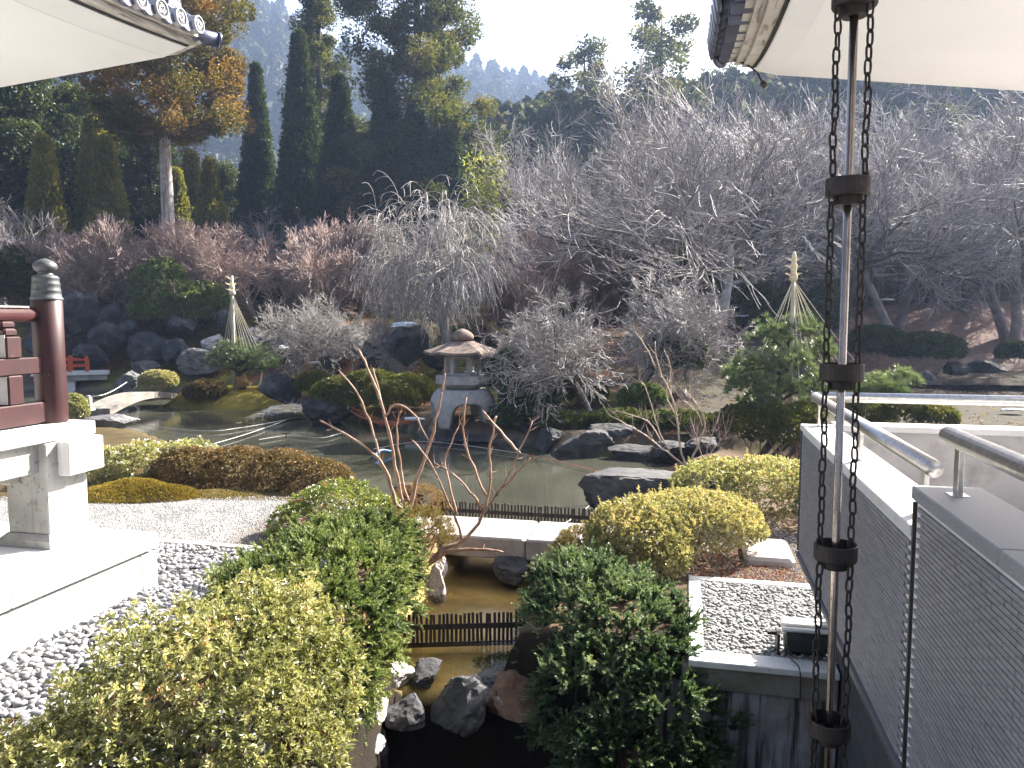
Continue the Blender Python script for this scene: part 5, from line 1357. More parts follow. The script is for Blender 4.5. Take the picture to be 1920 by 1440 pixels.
# junipers: plumes of short overlapping scales
def plumes(mb, P, Ax, Ls, n, bl, bw, tone):
    """feathery sprays: curved stems with short blades round them"""
    m = len(P); k = np.tile(np.linspace(.05, 1, n), m); C = np.repeat(P, n, 0); A_ = np.repeat(Ax, n, 0); L = np.repeat(Ls, n)
    bend = np.repeat(rdir(m) * .25 + [0, 0, -.12], n, 0)
    C = C + (A_ * k[:, None] + bend * (k ** 2)[:, None]) * L[:, None]
    T = nrm(A_ + 2 * bend * k[:, None]); perp = nrm(np.cross(T, rdir(m * n)))
    D = nrm(T * .75 + perp * .72)
    a = np.clip(np.repeat(tone, n) + .42 * (k - .55) + .08 * rng.normal(size=m * n), 0, 1)
    leaf_blades(mb, C, D, bl * (1.15 - .55 * k) * rng.uniform(.8, 1.2, m * n), bw, a, .2, .6, True)
def juniper(label, blobs, n, mat, seed, zb, lenp=.21, tone=(.42, .24), lump=.34, m=40, freq=2.6, upb=.18, low=-.6):
    c = np.mean([b[:3] for b in blobs], 0)
    t = thing('juniper_bush', label, 'juniper', (c[0], c[1], zb), group='spreading junipers either side of the stream')
    P, Nn, q = blob_points(blobs, n // 5, .30, lump, freq, seed, low)
    P, Nn, q = np.repeat(P, 5, 0), np.repeat(Nn, 5, 0), np.repeat(q, 5)      # five sprays leave each shoot
    ax = nrm(Nn * 1.1 + rdir(len(P)) * .85 + np.array([0, 0, upb]))
    tn = np.clip(tone[0] + tone[1] * 1.8 * fbm(P * 2.3, 3, seed) + .10 * np.repeat(rng.normal(size=len(P) // 5), 5) + .06 * rng.normal(size=len(P)), 0, 1)
    mb = MB(); plumes(mb, P - ax * .06, ax, lenp * rng.uniform(.7, 1.3, len(P)), m, .042, .017, tn)
    part('foliage', mb, M[mat], t, kind='stuff')
    part('stems', stems_mb(blobs, 30, zb, .02, seed), M['bark_dark'], t, True)
    return t
juniper('sprawling bright green juniper left of the stream', [(-2.25, 9.35, .12, .90, 1.1, .58), (-1.92, 8.3, .12, .78, 1.0, .66), (-1.78, 7.4, .05, .58, .75, .64), (-2.7, 8.6, .0, .7, .8, .52), (-1.72, 6.8, -.15, .42, .5, .52), (-1.75, 9.9, .15, .5, .6, .50)], 9500, 'juniper', 21, -.3)
juniper('dense dark green juniper spilling over the stained wall right of the stream', [(.95, 8.25, .0, .72, .75, .55), (1.25, 7.7, -.05, .62, .7, .50), (.85, 7.35, -.45, .62, .62, .62), (1.45, 7.0, -.55, .48, .5, .56), (1.05, 6.7, -.85, .52, .5, .5), (.75, 8.75, .05, .5, .5, .42), (1.5, 6.55, -1.05, .4, .4, .45)], 8500, 'juniper_dark', 22, -1.2, .20, (.42, .24), .32)
g0 = bush('grass_tuft', 'soft straw coloured shrub at the top of the left juniper by the bridge', 'shrub', [(-1.35, 10.85, .18, .55, .5, .36)], 900, 7, .055, .008, 'grass_dry', 30, -.1, None, .2, .4, .6, .6)
bush('grass_tuft', 'pale dry tuft between the right juniper and the slab bridge', 'shrub', [(.90, 10.1, .15, .36, .3, .30)], 700, 7, .055, .008, 'grass_dry', 31, -.1, None, .2, .4, .6, .6)
# creeping greenery at the waterfall lip
bush('creeping_fern', 'yellow green creeper over the rocks at the waterfall lip', 'creeper', [(.02, 8.42, -.72, .42, .3, .14)], 420, 6, .05, .02, 'camellia', 32, -.85, None, .2, .4)

# hand-shaped bare shrub: pruned stems drawn one by one
def branchy(name, label, cat, base, stems, rad, mat, twigs=(0, .12), group=None, knob=True, pmat=None):
    """stems: list of point lists (px, py, Y)"""
    b = np.array(base); t = thing(name, label, cat, b, group=group); g = np.random.default_rng(len(stems))
    for st in stems:
        pts = [b] if st[0] is None else []
        for q in st:
            if q is not None: pts.append(at_y(*q))
        P = smooth_path(pts, 4); k = np.linspace(0, 1, len(P)); L = np.linalg.norm(P[-1] - P[0])
        P[1:-1] += g.normal(size=P[1:-1].shape) * .008
        r = rad * (1 - .62 * k) * (1.0 if st[0] is None else .62)
        if knob: r = r * (1 + .22 * (g.random(len(P)) > .7))
        mb = MB(); tube(mb, P, r, 7)
        tw = []
        for j in range(twigs[0]):
            i = g.integers(len(P) // 3, len(P)); d = nrm(nrm(P[min(i + 1, len(P) - 1)] - P[i - 1]) + g.normal(size=3) * .7)
            tw.append([P[i], P[i] + d * twigs[1] * g.uniform(.3, .6), P[i] + (d + [0, 0, .25]) * twigs[1] * g.uniform(.7, 1.2)])
        if tw: tubes(mb, np.array(tw), np.array([[r[-1] * .55, r[-1] * .45, r[-1] * .25]] * len(tw)), 4)
        part('stem', mb, M[mat], t, True)
    return t
Yb = 11.35
branchy('bare_shrub', 'leafless pruned shrub with reddish brown stems before the slab bridge', 'bare shrub', at_y(765, 965, Yb), [
    [None, (752, 930, Yb), (738, 850, Yb), (720, 770, Yb), (690, 690, Yb), (672, 655, Yb)],
    [None, (742, 940, Yb - .1), (722, 880, Yb - .15), (700, 850, Yb - .2), (650, 815, Yb - .3), (600, 788, Yb - .4)],
    [(712, 862, Yb - .15), (697, 800, Yb), (672, 740, Yb), (634, 693, Yb + .1)],
    [None, (782, 900, Yb), (806, 828, Yb), (826, 750, Yb + .1), (834, 700, Yb + .1)],
    [(722, 780, Yb), (745, 758, Yb), (775, 775, Yb), (803, 825, Yb)],
    [(730, 815, Yb), (712, 740, Yb + .1), (700, 690, Yb + .2)],
    [(770, 950, Yb), (752, 880, Yb + .15), (744, 800, Yb + .2), (752, 770, Yb + .2)]], .030, 'bark_shrub', (7, .13))
branchy('bare_shrub', 'leafless twisted shrub leaning over the slab bridge from its foot', 'bare shrub', at_y(800, 1060, 10.5), [
    [None, (830, 1030, 10.5), (868, 1015, 10.5), (905, 965, 10.6), (920, 900, 10.7), (918, 840, 10.8), (930, 780, 10.9)],
    [(898, 975, 10.6), (930, 930, 10.6), (968, 860, 10.6), (998, 790, 10.7)],
    [(868, 1015, 10.5), (850, 960, 10.4), (812, 880, 10.3), (773, 825, 10.2)],
    [(855, 965, 10.4), (842, 905, 10.5), (835, 860, 10.6), (860, 800, 10.7)],
    [(905, 960, 10.6), (890, 930, 10.5), (850, 890, 10.4), (815, 868, 10.4)],
    [(930, 930, 10.6), (965, 890, 10.6), (995, 858, 10.6)],
    [None, (850, 1032, 10.4), (905, 1030, 10.3), (944, 1036, 10.2)],
    [(912, 930, 10.7), (880, 860, 10.8), (868, 800, 10.9), (875, 745, 11.)],
    [(975, 850, 10.6), (940, 810, 10.7), (905, 770, 10.8)]], .032, 'bark_shrub', (9, .13))
Yc = 16.2
branchy('bare_shrub', 'thin leafless shrub with pale stems behind the large flat boulder', 'bare shrub', at_y(1290, 878, Yc), [
    [None, (1275, 840, Yc), (1265, 760, Yc), (1235, 690, Yc), (1228, 640, Yc)],
    [(1230, 690, Yc), (1210, 650, Yc), (1190, 620, Yc)],
    [(1268, 780, Yc), (1250, 740, Yc + .1), (1258, 690, Yc + .2), (1245, 655, Yc + .2)],
    [None, (1240, 840, Yc), (1200, 810, Yc), (1145, 780, Yc)],
    [(1255, 845, Yc), (1232, 800, Yc), (1212, 730, Yc), (1200, 715, Yc)],
    [(1240, 830, Yc), (1215, 790, Yc + .1), (1160, 770, Yc + .1)],
    [None, (1310, 830, Yc), (1322, 790, Yc), (1300, 750, Yc), (1285, 730, Yc)],
    [(1318, 800, Yc), (1305, 770, Yc), (1275, 745, Yc)]], .026, 'bark_shrub_pale', (14, .3), knob=False)
branchy('bare_shrub', 'low reddish twiggy shrub right of the large flat boulder', 'bare shrub', at_y(1322, 868, 15.2), [
    [None, (1330, 830, 15.2), (1345, 790, 15.2)], [None, (1310, 835, 15.2), (1300, 800, 15.2)], [None, (1340, 840, 15.3), (1362, 812, 15.3)]], .012, 'twig_maple', (24, .4), knob=False)

# ------------------------------------------------------------------ bare trees
def grow(P, R, nper, ang, L, up, k, wig, r0, t0=.25, taper=.3, lenk=.45, g=None, rk=.6, flat=0.0):
    """children along each parent path, all at once"""
    N_, K, _ = P.shape; m = N_ * nper
    pi = np.repeat(np.arange(N_), nper); t = t0 + (1 - t0) * (np.tile(np.arange(nper), N_) + g.random(m)) / nper
    f = t * (K - 1.001); i = np.minimum(f.astype(int), K - 2); w = (f - i)[:, None]
    S = P[pi, i] * (1 - w) + P[pi, i + 1] * w; T = nrm(P[pi, i + 1] - P[pi, i]); rp = R[pi, i] * (1 - w[:, 0]) + R[pi, i + 1] * w[:, 0]
    perp = nrm(np.cross(T, nrm(g.normal(size=(m, 3))))); perp[:, 2] *= (1 - flat); perp = nrm(perp)
    A_ = (ang + g.normal(size=m) * .2)[:, None]
    D = nrm(T * np.cos(A_) + perp * np.sin(A_)); ln = L * (1 - lenk * t) * g.uniform(.65, 1.3, m)
    out = np.empty((m, k, 3)); out[:, 0] = S; st = (ln / (k - 1))[:, None]
    for j in range(1, k):
        D = nrm(D + np.array([0, 0, up]) / (k - 1) * 2 + g.normal(size=(m, 3)) * wig)
        out[:, j] = out[:, j - 1] + D * st
    rr = np.minimum(rp * rk, r0)[:, None] * np.linspace(1, taper, k)[None]
    return out, rr
def bare_tree_meshes(seed, H, trunks, spread, levels, bark, twig, tr, twr=.006, lean=.25):
    """returns three meshes (trunk, branches, twigs) of a leafless tree standing at the origin"""
    g = np.random.default_rng(seed)
    P = np.empty((trunks, 9, 3)); R = np.empty((trunks, 9))
    for q in range(trunks):
        a = g.random() * 6.28; d = nrm(np.array([math.cos(a) * lean * (1.6 if trunks > 1 else .6), math.sin(a) * lean * (1.6 if trunks > 1 else .6), 1.0])); p = np.array([math.cos(a), math.sin(a), 0]) * .12 * (trunks > 1)
        hh = H * g.uniform(.42, .6)
        for j in range(9):
            P[q, j] = p; p = p + d * hh / 8; d = nrm(d + g.normal(size=3) * .10 + np.array([math.cos(a), math.sin(a), .0]) * .03)
        R[q] = tr * (1 - .55 * np.linspace(0, 1, 9)) / trunks ** .4
        R[q, 0] *= 1.35
    tm = MB(); tubes(tm, P, R, 9)
    bmb, tmb = MB(), MB(); cur = (P, R)
    for li, (nper, ang, L, up, k, wig, r0, t0) in enumerate(levels):
        C, Rr = grow(*cur, nper, ang, L * spread, up, k, wig, r0, t0, g=g)
        if li == 0: C0, R0 = C, Rr
        last = li >= len(levels) - 2
        tubes(tmb if last else bmb, C, np.maximum(Rr, twr), 3 if li > 1 else 5)
        cur = (C, Rr)
    return [('trunk', tm.mesh('trunk', M[bark], smooth=True)), ('branches', bmb.mesh('branches', M[bark], smooth=True)), ('twigs', tmb.mesh('twigs', M[twig], smooth=True))]
def plant(meshes, name, label, cat, x, y, scale, rz, group, z=None, sz=None):
    z = gz(x, y) - .1 if z is None else z
    t = thing(name, label, cat, (x, y, z), rz, group); t.scale = (scale, scale, scale * (sz or 1))
    for nm, me in meshes:
        o = obj(nm, me, t)
        if nm in ('twigs', 'foliage', 'needles', 'crown'): o['kind'] = 'stuff' if nm == 'twigs' else 'thing'
        if o.get('kind') == 'thing': del o['kind']
    return t
CH = [bare_tree_meshes(s, 9.5, 2, 1.0, [(8, .78, 5.2, .10, 10, .14, .13, .48), (6, .62, 2.8, .10, 7, .15, .055, .2), (6, .6, 1.45, .10, 5, .16, .022, .1), (5, .5, .85, .08, 4, .14, .010, .1)], 'bark_cherry', 'twig_cherry', .28, .0085) for s in (3, 4)]
MP = [bare_tree_meshes(s, 5.2, 3, .62, [(9, .8, 4.8, .04, 9, .12, .065, .15), (8, .6, 2.4, .10, 6, .14, .034, .15), (7, .55, 1.2, .12, 5, .15, .018, .1), (5, .5, .7, .10, 3, .12, .012, .1)], 'bark_maple', 'twig_maple', .15, .0105) for s in (5, 6, 7)]
MF = bare_tree_meshes(8, 4.4, 3, .62, [(9, .95, 4.6, .0, 10, .18, .055, .5), (7, .75, 2.4, .02, 7, .20, .026, .1), (6, .7, 1.2, .03, 5, .22, .012, .1), (4, .6, .6, .02, 4, .18, .008, .1)], 'bark_cherry', 'bark_weep', .13, .0068)
WP = bare_tree_meshes(12, 8.0, 1, .9, [(15, .75, 4.4, .06, 9, .14, .08, .42), (8, .8, 2.0, -.05, 8, .14, .025, .25), (9, .9, 2.6, -.85, 8, .07, .012, .15), (3, .5, .9, -.7, 5, .06, .008, .3)], 'bark_weep', 'bark_weep', .22, .009)
GM, GC = 'leafless maples with pinkish twigs across the pond', 'leafless cherry trees on the far slope'
def pl_y(px, Y): return at_y(px, 600, Y)[0], Y
mlist = [(225, 45.5, 1.2, 'leafless maple with a clear pale trunk left of the grey cedar trunk'), (120, 47, 1.15, 'leafless maple behind the tall standing rock'), (30, 46, 1.0, 'leafless maple at the left frame edge above the balustrade'),
         (400, 46, 1.2, 'leafless pinkish maple right of the grey cedar trunk'), (480, 48, 1.25, 'leafless pinkish maple behind the left rope cone'), (560, 49, 1.2, 'leafless pinkish maple under the narrow cypress'),
         (640, 46, 1.15, 'leafless pinkish maple left of the weeping cherry'), (300, 50, 1.1, 'leafless pinkish maple behind the grey cedar trunk'), (700, 50, 1.2, 'leafless maple in the gap before the tall dark cypress'),
         (1010, 44, 1.05, 'rust tinted leafless maple right of the weeping cherry'), (1100, 46, 1.0, 'rust tinted leafless maple under the large cherry crown'), (1000, 36, .8, 'small rusty maple above the lantern roof'), (930, 48, 1.1, 'rust tinted leafless maple behind the yellow green bamboo')]
for i, (px, Y, s, lab) in enumerate(mlist):
    x, y = pl_y(px, Y); plant(MP[i % 3], 'bare_maple', lab, 'maple tree', x, y, s, i * 1.7, GM)
x, y = pl_y(1118, 23.4); plant(MF, 'bare_maple', 'spreading grey maple with fine twigs on the bank right of the lantern', 'maple tree', x, y, 1.0, .6, GM)
x, y = pl_y(598, 37.5); plant(MF, 'bare_maple', 'low pale twigged maple overhanging the rocks left of the hedge', 'maple tree', x, y, .95, 2.2, GM)
x, y = pl_y(690, 34.8); plant(MF, 'bare_maple', 'pale twigged maple above the clipped hedge left of the lantern', 'maple tree', x, y, .9, 4.0, GM)
x, y = pl_y(1200, 28.5); plant(MF, 'bare_maple', 'grey maple behind the rounded dark bush', 'maple tree', x, y, 1.1, 3.1, GM)
x, y = pl_y(840, 33.5); plant(WP, 'weeping_cherry', 'leafless weeping cherry with pale hanging branches behind the lantern', 'cherry tree', x, y, 1.12, .4, None)
clist = [(1325, 34, 1.15, .3, 'twin trunk leafless cherry right of the spreading maple'), (1275, 43, 1.25, 1.9, 'tall leafless cherry with a dark trunk behind the twin trunk cherry'), (1450, 43, 1.35, 3.2, 'leafless cherry behind the right rope cone'),
         (1120, 52, 1.2, .9, 'leafless cherry behind the rust tinted maples'), (1180, 46, 1.15, 4.4, 'leafless cherry reaching toward the round topped far cedar'), (1560, 46, 1.25, 5.1, 'leafless cherry behind the rain chain on the slope'),
         (1680, 45, 1.2, 2.6, 'leafless cherry in front of the board fence'), (1800, 49, 1.3, .2, 'leafless cherry above the far water'), (1900, 44, 1.25, 3.9, 'leafless cherry at the right frame edge'), (1020, 58, 1.2, 2.0, 'leafless cherry right of the yellow green bamboo'),
         (1400, 54, 1.45, 1.2, 'leafless cherry under the corner of the right eave'), (1620, 58, 1.4, 4.2, 'leafless cherry beyond the board fence'), (1760, 60, 1.4, .7, 'leafless cherry high on the slope beyond the fence'), (1870, 57, 1.4, 5.6, 'leafless cherry beyond the fence near the frame edge'),
         (1500, 62, 1.4, 2.9, 'leafless cherry far up the slope left of the pole'), (1240, 60, 1.35, 5.0, 'leafless cherry before the tall hazy cedars')]
for i, (px, Y, s, r, lab) in enumerate(clist):
    x, y = pl_y(px, Y); plant(CH[i % 2], 'bare_cherry', lab, 'cherry tree', x, y, s * 1.22, r, GC)
x, y = pl_y(540, 56); plant(CH[1], 'bare_cherry', 'small leafless tree with pale upright twigs before the narrow cypress', 'cherry tree', x, y, .85, 1.0, GC)
x, y = pl_y(15, 50); plant(CH[0], 'bare_cherry', 'pale leafless tree at the left edge before the dark evergreens', 'cherry tree', x, y, .95, 2.0, GC)

OK_ = [bare_tree_meshes(s, 12.0, 1, 1.0, [(12, .7, 5.2, .10, 9, .12, .11, .3), (8, .6, 2.8, .10, 6, .14, .05, .15), (7, .6, 1.5, .10, 5, .16, .026, .1), (3, .5, .9, .08, 3, .14, .016, .1)], 'bark_dark', 'twig_wood', .3, .016) for s in (31, 32)]
for i, (px, Y, s_, lab) in enumerate([(1330, 70, 1.1, 'brown leafless wood tree under the hazy cedar at the eave corner'), (1430, 74, 1.2, 'brown leafless wood tree up the slope left of the pole'), (1530, 70, 1.15, 'brown leafless wood tree up the slope behind the rain chain'), (1610, 76, 1.25, 'brown leafless wood tree right of the rain chain top'),
                                      (1700, 70, 1.15, 'brown leafless wood tree high above the board fence'), (1790, 75, 1.25, 'brown leafless wood tree higher up between two cherries'), (1880, 70, 1.15, 'brown leafless wood tree near the right frame edge'), (1960, 74, 1.25, 'brown leafless wood tree at the very right edge'),
                                      (1130, 74, .85, 'brown leafless wood tree below the airy cedar'), (1220, 78, 1.0, 'brown leafless wood tree below the tallest hazy cedar'), (1050, 80, .8, 'brown leafless wood tree below the round topped hazy cedar')]):
    x, y = pl_y(px, Y); plant(OK_[i % 2], 'bare_tree', lab, 'tree', x, y, s_, i * 2.1, 'brown leafless trees of the far wood')
# ------------------------------------------------------------------ conifers and evergreens
def clumps(mb, C, rad, m, bl, bw, tone, g, outw=None, down=0.0):
    """ragged balls of short blades"""
    n = len(C); d = nrm(g.normal(size=(n * m, 3))); rr = np.repeat(rad, m) * g.random(n * m) ** .28 * (1 + .25 * np.repeat(g.normal(size=n), m) * d[:, 0])
    P = np.repeat(C, m, 0) + d * rr[:, None] * np.array([1, 1, .75]); r3 = nrm(g.normal(size=(n * m, 3))); D = nrm(np.cross(d, r3) + .45 * d + np.array([0, 0, -down]))
    if outw is not None: D = nrm(D + .5 * np.repeat(outw, m, 0))
    Nv = nrm(d + .45 * nrm(g.normal(size=(n * m, 3))))
    a = np.clip(np.repeat(tone, m) + .10 * g.normal(size=n * m) + .10 * d[:, 2], 0, 1)  # upper blades toned lighter: light from above put into the leaf colour
    leaf_blades(mb, P, D, bl * g.uniform(.7, 1.3, n * m), bw * 1.6, a, .2, .4, Nv=Nv)
def column_conifer(seed, H, Rm, mat, n=1500, m=9):
    """dense narrow cone, ragged in flames of foliage"""
    g = np.random.default_rng(seed); h = g.random(n) ** .85; a = g.random(n) * 6.283
    prof_ = Rm * 1.12 * np.clip((1 - h) ** .98, .02, 1) * np.clip(h * 9 + .55, 0, 1)
    lobes = 1 + .38 * fbm(np.stack([np.cos(a) * 2, np.sin(a) * 2, h * H * .45], -1), 3, seed)
    r = prof_ * lobes * (1 - .35 * g.random(n) ** 2)
    C = np.stack([r * np.cos(a), r * np.sin(a), .25 + h * (H - .3)], 1); out = nrm(np.stack([np.cos(a) * .6, np.sin(a) * .6, 0 * a + 1.0], 1))
    mb = MB(); tn = np.clip(.42 + .4 * fbm(C * .8, 3, seed) + .12 * g.normal(size=n), 0, 1)
    clumps(mb, C, np.full(n, .18 * Rm ** .5 + .06), m * 2, .20 * Rm ** .5, .055 * Rm ** .5, tn, g, out)
    tm = MB(); tube(tm, np.array([[0, 0, -.3], [0, 0, H * .5], [0, 0, H * .96]]), [Rm * .10, Rm * .06, .02], 8)
    return [('trunk', tm.mesh('trunk', M['bark_dark'], smooth=True)), ('crown', mb.mesh('crown', M[mat]))]
def tall_cedar(seed, H, h0, Rm, mat, nb=64, m=70, bark='bark_dark', shape=.8, gap=.0, tr=.4, cr=.62, bl=.34, bw=.15, bare_low=True):
    """a tall trunk with tiers of branches that carry ragged clumps at their ends"""
    g = np.random.default_rng(seed); hh = h0 + (H - h0) * (np.arange(nb) + g.random(nb)) / nb; f = (hh - h0) / (H - h0)
    a = np.arange(nb) * 2.4 + g.normal(size=nb) * .4; L = Rm * ((1 - f) ** shape * .95 + .06) * np.clip(f * 5 + .5, 0, 1) * g.uniform(.55, 1.2, nb)
    D = np.stack([np.cos(a), np.sin(a), 0 * a], 1)
    k = np.linspace(0, 1, 6); P = np.stack([np.stack([D[:, 0] * L * q, D[:, 1] * L * q, hh - .35 * L * q + .42 * L * q * q], 1) for q in k], 1)
    P = P + g.normal(size=P.shape) * .07 * k[None, :, None]
    bmb = MB(); tubes(bmb, P, np.linspace(.075, .02, 6)[None] * np.ones((nb, 1)) * (.5 + .5 * (1 - f))[:, None], 4)
    C = []; out = []
    for q in (.45, .62, .8, .93, 1.05):
        keep = g.random(nb) > gap; j = min(q, 1.0) * 4.999; i = int(j); Q = P[:, i] * (1 - (j - i)) + P[:, i + 1] * (j - i)
        sd = g.normal(size=(nb, 3)) * np.array([.5, .5, .28]) * (.25 + .13 * L)[:, None]
        C.append((Q + sd)[keep]); out.append(D[keep])
    C = np.concatenate(C); out = np.concatenate(out); n = len(C)
    tn = np.clip(.45 + .5 * fbm(C * .45, 3, seed) + .12 * g.normal(size=n), 0, 1)
    mb = MB(); clumps(mb, C, cr * g.uniform(.55, 1.25, n), m, bl, bw, tn, g, out * .35 + np.array([0, 0, .35]), .0)
    tm = MB(); tube(tm, np.array([[0, 0, -.4], [.04, 0, 1.2], [-.03, .03, H * .4], [.05, 0, H * .75], [0, 0, H * .985]]), [tr * 1.35, tr, tr * .78, tr * .42, .03], 12)
    return [('trunk', tm.mesh('trunk', M[bark], smooth=True)), ('branches', bmb.mesh('branches', M[bark], smooth=True)), ('crown', mb.mesh('crown', M[mat]))]
GT = 'tall conifers behind the garden'
def put_tree(me, name, label, cat, px, Y, scale, rz, group=None, sz=None):
    x, y = pl_y(px, Y); return plant(me, name, label, cat, x, y, scale, rz, group, sz=sz)
put_tree(tall_cedar(41, 25, 10.8, 6.4, 'cedar_brown', 92, 240, 'bark_cedar', .45, .10, .42, .86, .20, .066), 'cedar_tree', 'cedar with a tall clean grey trunk and rusty brown foliage by the left eave', 'cedar tree', 322, 46, 1.0, .5, GT)
put_tree(tall_cedar(42, 36, 4.0, 5.6, 'cedar', 112, 230, 'bark_dark', .25, .14, .5, 1.15, .27, .095), 'cedar_tree', 'huge dark cedar with lumpy open crown left of the white sky', 'cedar tree', 788, 62, 1.0, 1.2, GT)
put_tree(tall_cedar(43, 33, 3.0, 4.2, 'cedar', 105, 120, 'bark_dark', .8, .22, .45, .70, .25, .085), 'cedar_tree', 'tall tapering cedar with thin pointed top left of the huge cedar', 'cedar tree', 607, 70, 1.0, .3, GT)
CY = [column_conifer(51, 18.5, 2.6, 'cypress', 2400, 10), column_conifer(52, 7.2, 1.7, 'cypress_gold', 1700, 10), column_conifer(53, 7.0, 1.5, 'cypress_gold', 1500, 10)]
put_tree(CY[0], 'cypress_tree', 'narrow dark cypress alone against the hazy hill', 'cypress tree', 492, 72, .95, 0., GT, sz=1.22)
put_tree(CY[0], 'cypress_tree', 'dark cypress column in front of the tapering cedar on its left', 'cypress tree', 572, 66, 1.12, 1., GT, sz=1.08)
put_tree(CY[0], 'cypress_tree', 'dark cypress column in front of the tapering cedar on its right', 'cypress tree', 645, 63, 1.1, 2., GT, sz=.88)
put_tree(CY[0], 'cypress_tree', 'broad dark cypress at the left foot of the huge cedar', 'cypress tree', 728, 60, 1.15, 3., GT, sz=.80)
put_tree(CY[0], 'cypress_tree', 'broad dark cypress at the right foot of the huge cedar', 'cypress tree', 838, 59, 1.12, 4., GT, sz=.74)
put_tree(CY[0], 'cypress_tree', 'broad dark cypress in front of the trunk of the huge cedar', 'cypress tree', 782, 58, 1.1, 5., GT, sz=.72)
put_tree(CY[0], 'cypress_tree', 'dark cypress squeezed between the tapering cedar and the huge cedar', 'cypress tree', 688, 65, 1.05, 6., GT, sz=.72)
for i, (px, Y, s, lab) in enumerate([(97, 57, 1.0, 'pointed golden green cypress nearest the left edge'), (212, 57, 1.05, 'pointed golden green cypress left of the grey cedar trunk'), (190, 60, 1.15, 'golden green cypress half hidden behind its pointed neighbour'), (340, 58, .85, 'golden cypress just right of the grey cedar trunk'),
                                     (368, 60, .95, 'golden cypress second to the right of the grey cedar trunk'), (402, 56, .90, 'green cypress beside the distant tiled roof')]):
    put_tree(CY[1 + i % 2], 'cypress_tree', lab, 'cypress tree', px, Y, s * 1.25, i * 1.1, 'small golden cypresses behind the maples', sz=1.38)
FC = [tall_cedar(61, 22, 4, 4.4, 'cedar', 38, 90, 'bark_dark', .35, .42, .35, .95, .34, .13), tall_cedar(62, 20, 3, 4.6, 'cedar', 36, 90, 'bark_dark', .25, .38, .35, 1.0, .34, .13)]
for i, (px, Y, s, lab) in enumerate([(1092, 100, 1.30, 'airy cedar with a domed top against the white sky'), (1232, 96, 1.55, 'tallest hazy cedar left of the right eave with open branches'), (1015, 112, 1.05, 'round topped hazy cedar left of the airy cedar'), (945, 104, .95, 'hazy cedar right of the huge dark cedar'),
                                     (1340, 118, 1.30, 'hazy cedar peeping out at the corner of the right eave'), (910, 98, .75, 'low hazy cedar behind the bamboo'), (1160, 110, .95, 'low hazy cedar between the two tall open cedars'), (980, 92, .65, 'low hazy cedar in front of the round topped one')]):
    x, y = pl_y(px, Y); plant(FC[i % 2], 'far_cedar', lab, 'cedar tree', x, y, s, i * 1.3, 'hazy cedars on the ridge', z=4.5 + .12 * (Y - 60))
EV = [tall_cedar(71, 14, 1.2, 4.6, 'evergreen', 60, 110, 'bark_dark', .4, .12, .3, .85, .22, .10), tall_cedar(72, 13, .8, 4.0, 'evergreen', 54, 110, 'bark_dark', .5, .12, .3, .85, .22, .10)]
for i, (px, Y, s, lab) in enumerate([(20, 62, 1.6, 'dark evergreen at the far left under the eave'), (75, 70, 1.4, 'tall dark evergreen behind the pointed golden cypress'), (150, 66, 1.25, 'dark evergreen between the two pointed cypresses'), (235, 70, 1.35, 'dark evergreen filling the gap left of the grey trunk'), (290, 66, 1.1, 'dark evergreen behind the grey trunk'),
                                     (430, 76, 1.0, 'dark evergreen behind the distant tiled roof'), (680, 74, 1.2, 'dark evergreen between the tapering cedar and the huge cedar'), (985, 60, .62, 'round dark evergreen behind the rusty maples'), (1500, 68, 1.0, 'dark evergreen among the bare cherries behind the rope cone'), (1600, 72, 1.1, 'dark evergreen behind the pole on the slope'),
                                     (1750, 70, 1.15, 'dark evergreen above the board fence'), (1880, 66, 1.1, 'dark evergreen at the right edge beyond the fence'), (1400, 74, .9, 'dark evergreen seen through cherry twigs under the eave corner'), (1060, 66, .72, 'dark evergreen behind the leafless cherry next to the bamboo'), (1130, 64, .75, 'dark evergreen behind the rust tinted maples'), (1210, 68, .85, 'dark evergreen behind the cherry that reaches for the far cedar'),
                                     (1300, 66, .85, 'dark evergreen behind the twin trunk cherry'), (1550, 60, .75, 'dark evergreen low behind the rain chain'), (1680, 64, .85, 'dark evergreen behind the middle of the board fence'), (1820, 62, .8, 'dark evergreen behind the right part of the board fence')]):
    put_tree(EV[i % 2], 'evergreen_tree', lab, 'evergreen tree', px, Y, s, i * .9, 'dark evergreens behind the garden')
# yellow green bamboo plumes
g = np.random.default_rng(9)
bx, by = pl_y(905, 50); bz = gz(bx, by)
bt = thing('bamboo_clump', 'yellow green bamboo with two upright plumes above the weeping cherry', 'bamboo', (bx, by, bz))
cm, fm_ = MB(), MB()
for (tx, ty, hgt) in ((893, 268, 0), (940, 272, 0), (915, 320, 0), (885, 350, 0), (930, 330, 0), (905, 380, 0)):
    tp = at_y(tx, ty, 50); b0 = np.array([bx + g.normal() * .3, by + g.normal() * .3, bz]); Pq = smooth_path([b0, (b0 + tp) / 2 + [g.normal() * .2, 0, .6], tp], 5)
    tube(cm, Pq, np.linspace(.045, .01, len(Pq)), 6)
    m = 420; q = .45 + .55 * g.random(m); i = np.minimum((q * (len(Pq) - 1)).astype(int), len(Pq) - 2); C = Pq[i] + g.normal(size=(m, 3)) * np.array([.40, .40, .3])
    leaf_blades(fm_, C, nrm(rdir(m) + [0, 0, -.4]), .32, .085, g.random(m), .1, .4)
part('culms', cm, M['bamboo'], bt, True); part('foliage', fm_, M['bamboo_leaf'], bt, kind='stuff')

